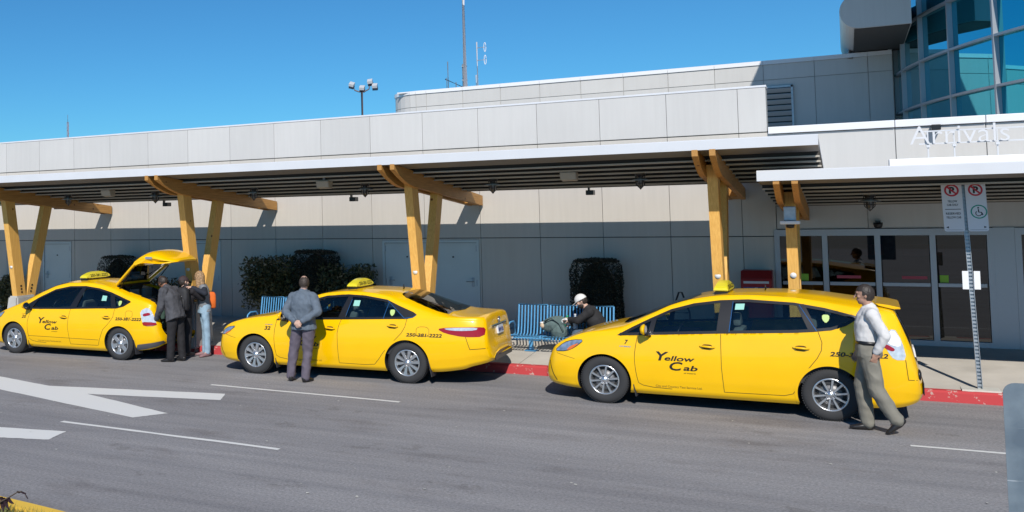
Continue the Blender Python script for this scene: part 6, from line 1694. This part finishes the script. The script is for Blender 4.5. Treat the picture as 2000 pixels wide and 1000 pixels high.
# folded luggage trolley against the wall
T = thing('luggage_trolley', 'black folded luggage trolley handle standing by the wall beyond the wagon taxi', 'trolley', (-2.67, 18.55, slope(18.55)))
b = bmesh.new(); tube(b, [(-.17, 0, .06), (-.15, 0, .5), (-.025, .03, .86), (.025, .03, .86), (.15, 0, .5), (.17, 0, .06)], .016, 8); tube(b, [(-.15, 0, .5), (.15, 0, .5)], .012, 8); obj('frame', b, M_BLK, T)
b = bmesh.new(); box(b, (-.2, -.25, .05), (.2, .02, .075)); obj('base', b, M_BLK, T)
for s in (-1, 1):
    b = bmesh.new(); lathe(b, [(0, -.015), (.05, -.015), (.05, .015), (0, .015)], 16, 'y')
    for v in b.verts: v.co = V((s*.2 + v.co.y, -.0 + v.co.x, .05 + v.co.z))
    obj('wheel', b, M_TYRE, T)
# ------------------------------------------------------------------ masts on and beyond the roof
def roofmasts():
    z0 = 6.64
    T = thing('antenna_mast', 'tall white antenna mast on the upper roof', 'antenna', (-10.66, 30, z0))
    b = bmesh.new(); tube(b, [(0, 0, 0), (0, 0, 5.2)], [.075, .062], 12); obj('pole', b, M_WHITE, T)
    b = bmesh.new(); tube(b, [(-.08, 0, .0), (-.08, 0, .9)], .02, 8); box(b, (-.1, -.05, .35), (.06, .05, .39)); box(b, (-.1, -.05, .80), (.06, .05, .84)); obj('bracket', b, M_STEEL, T)
    T = thing('dipole_antenna', 'white mast with two folded dipole loops right of the tall antenna', 'antenna', (-10.24, 30, z0))
    b = bmesh.new(); tube(b, [(0, 0, 0), (0, 0, 1.57)], .022, 8); tube(b, [(-.05, 0, 0), (-.05, 0, .5)], .018, 8); obj('pole', b, M_WHITE, T)
    for z in (.97, 1.38):
        b = bmesh.new(); tube(b, [(0, 0, z), (.27, 0, z)], .014, 6); obj('arm', b, M_WHITE, T)
        b = bmesh.new(); tube(b, [(.27 + .035*cos(a), 0, z + .15*sin(a)) for a in [2*pi*i/16 for i in range(17)]], .010, 6, cap=False); obj('loop', b, M_WHITE, T)
    T = thing('whip_antenna', 'thin grey whip antenna with a slanting stay left of the tall antenna', 'antenna', (-11.25, 30, z0))
    b = bmesh.new(); tube(b, [(0, 0, 0), (0, 0, 1.03)], .018, 8); tube(b, [(-.05, 0, 0), (-.05, 0, .5)], .012, 6); obj('pole', b, M_STEEL, T)
    b = bmesh.new(); tube(b, [(-.11, .02, .46), (.55, .02, .12)], .02, 6); obj('stay', b, mat('stay_blue', (.06, .10, .16), .5), T)
    b = bmesh.new(); tube(b, [(.27, 0, 0), (.27, 0, .32)], .02, 8); obj('stub', b, M_STEEL, T)
    T = thing('radio_mast', 'thin distant lattice mast beyond the left end of the roof', 'mast', (-27.9, 30, 0))
    b = bmesh.new()
    for a in range(3): tube(b, [(.05*cos(a*2.1), .05*sin(a*2.1), 0), (.03*cos(a*2.1), .03*sin(a*2.1), 6.75)], .009, 5)
    for i in range(60): tube(b, [(.05*cos(i*2.1), .05*sin(i*2.1), i*.11), (.05*cos(i*2.1+2.1), .05*sin(i*2.1+2.1), i*.11+.11)], .005, 4)
    obj('lattice', b, mat('mast_red', (.30, .14, .12), .6), T)
    b = bmesh.new(); tube(b, [(0, 0, 6.7), (0, 0, 7.05)], .01, 6); obj('tip', b, M_STEEL, T)
    T = thing('floodlight_mast', 'distant pole with a cluster of floodlights behind the roof edge', 'floodlight', (-19.2, 40, 0))
    b = bmesh.new(); tube(b, [(0, 0, 0), (0, 0, 8.35)], [.10, .05], 10); tube(b, [(-.42, 0, 8.62), (-.36, 0, 8.42), (-.12, 0, 8.33), (.14, 0, 8.33), (.36, 0, 8.42), (.40, 0, 8.62)], .03, 8); obj('pole', b, mat('mast_brown', (.16, .12, .12), .6), T)
    for x, z, r in ((-.50, 8.72, .3), (.42, 8.78, -.1), (.02, 8.52, .1), (.66, 8.56, .0)):
        b = bmesh.new(); box(b, (-.12, -.17, -.07), (.12, .11, .08), bev=.02); o = obj('floodlight_head', b, mat('lamp_pale', (.55, .57, .60), .4), T); o.location = (x, 0, z); o.rotation_euler = (.5, r, .3)
        c_ = bmesh.new(); box(c_, (-.12, -.05, -.22), (.12, .12, -.095)); o2 = obj('bracket', c_, mat('stay_blue', (0, 0, 0)), T); o2.parent = o
roofmasts()
# ------------------------------------------------------------------ nearest things
T = thing('road_sign', 'back of a scratched grey metal road sign at the right edge of the picture', 'sign', (.842, 4.5, 0))
b = bmesh.new(); r_ = .04; pts = []
for cx_, cz_, a0 in ((.36-r_, 2.03-r_, 0), (-.36+r_, 2.03-r_, pi/2), (-.36+r_, 1.05+r_, pi), (.36-r_, 1.05+r_, 3*pi/2)):
    for i in range(6): a = a0 + pi/2*i/5; pts.append((cx_ + r_*cos(a), cz_ + r_*sin(a)))
prism(b, pts, lambda a, d, t: (a, t, d), 0, .004)
sm = bpy.data.materials.new('sign_back'); sm.use_nodes = True; nt = sm.node_tree; bs = nt.nodes['Principled BSDF']; bs.inputs['Metallic'].default_value = .35; bs.inputs['Roughness'].default_value = .5
tc = nt.nodes.new('ShaderNodeTexCoord'); w1 = nt.nodes.new('ShaderNodeTexNoise'); w1.inputs['Scale'].default_value = 9; w1.inputs['Detail'].default_value = 10
mp = nt.nodes.new('ShaderNodeMapping'); mp.inputs['Rotation'].default_value = (0, .6, 0); mp.inputs['Scale'].default_value = (1, 1, 14)
w2 = nt.nodes.new('ShaderNodeTexNoise'); w2.inputs['Scale'].default_value = 5; w2.inputs['Detail'].default_value = 8
nt.links.new(tc.outputs['Object'], w1.inputs[0]); nt.links.new(tc.outputs['Object'], mp.inputs[0]); nt.links.new(mp.outputs[0], w2.inputs[0])
r1 = nt.nodes.new('ShaderNodeValToRGB'); r1.color_ramp.elements[0].color = (.13, .17, .21, 1); r1.color_ramp.elements[1].color = (.22, .27, .31, 1); r1.color_ramp.elements[0].position = .35; r1.color_ramp.elements[1].position = .65
r2 = nt.nodes.new('ShaderNodeValToRGB'); r2.color_ramp.elements[0].position = .66; r2.color_ramp.elements[1].position = .70; r2.color_ramp.elements[0].color = (0, 0, 0, 1); r2.color_ramp.elements[1].color = (.22, .22, .22, 1)
mx = nt.nodes.new('ShaderNodeMix'); mx.data_type = 'RGBA'; mx.blend_type = 'ADD'; mx.inputs[0].default_value = 1
nt.links.new(w1.outputs[0], r1.inputs[0]); nt.links.new(w2.outputs[0], r2.inputs[0]); nt.links.new(r1.outputs[0], mx.inputs[6]); nt.links.new(r2.outputs[0], mx.inputs[7]); nt.links.new(mx.outputs[2], bs.inputs['Base Color'])
obj('panel', b, sm, T)
b = bmesh.new(); tube(b, [(0, .035, 0), (0, .035, 2.0)], .03, 12); obj('post', b, M_STEEL, T)
def shrub():
    T = thing('shrub', 'dark maroon leaves of a shrub poking in at the bottom left corner', 'shrub', (-5.45, 5.0, .10))
    b = bmesh.new(); tube(b, [(0, 0, 0), (.02, 0, .35), (.10, .0, .60), (.22, .0, .66), (.30, 0, .705), (.34, 0, .715)], [.012, .010, .008, .005, .004, .003], 6); tube(b, [(.02, 0, .3), (-.08, .05, .55), (-.2, .05, .7)], [.008, .006, .003], 6); obj('stem', b, M_BARK, T)
    rnd = random.Random(5); b = bmesh.new()
    def leaf(p, d, L, w):
        p, d = V(p), unit(d); s = d.cross(V((0, 1, .2))).normalized(); n_ = d.cross(s)
        q = []
        prof = [(0, .1), (.2, .8), (.45, 1), (.7, .7), (1, .02)]
        l = [b.verts.new(p + d*L*t + s*w*k_ + n_*.004*sin(t*3)) for t, k_ in prof]; m_ = [b.verts.new(p + d*L*t + n_*(-.008)) for t, k_ in prof]; r = [b.verts.new(p + d*L*t - s*w*k_) for t, k_ in prof]
        for A_, B_ in ((l, m_), (m_, r)):
            for i in range(4): b.faces.new((A_[i], A_[i+1], B_[i+1], B_[i]))
    for p, d, L, w in (((.20, 0, .655), (.8, 0, -.5), .07, .022), ((.17, 0, .65), (.5, 0, -.9), .09, .026), ((.14, .01, .645), (.1, 0, -1), .10, .03), ((.12, 0, .64), (.75, 0, -.1), .09, .024), ((.10, 0, .63), (-.5, 0, -.8), .10, .03), ((.08, 0, .60), (-1, 0, .1), .1, .03),
                       ((.29, 0, .705), (.9, 0, .1), .05, .010), ((.33, 0, .712), (.9, 0, -.15), .05, .011), ((.37, 0, .70), (.7, 0, -.8), .04, .008)): leaf(p, d, L, w)
    for _ in range(40): leaf((rnd.uniform(-.3, .1), rnd.uniform(-.15, .2), rnd.uniform(.2, .62)), (rnd.gauss(0, 1), rnd.gauss(0, 1), rnd.gauss(-.3, .6)), rnd.uniform(.06, .10), .024)
    obj('leaves', b, mat('maroon_leaf', (.025, .008, .012), .5), T)
shrub()
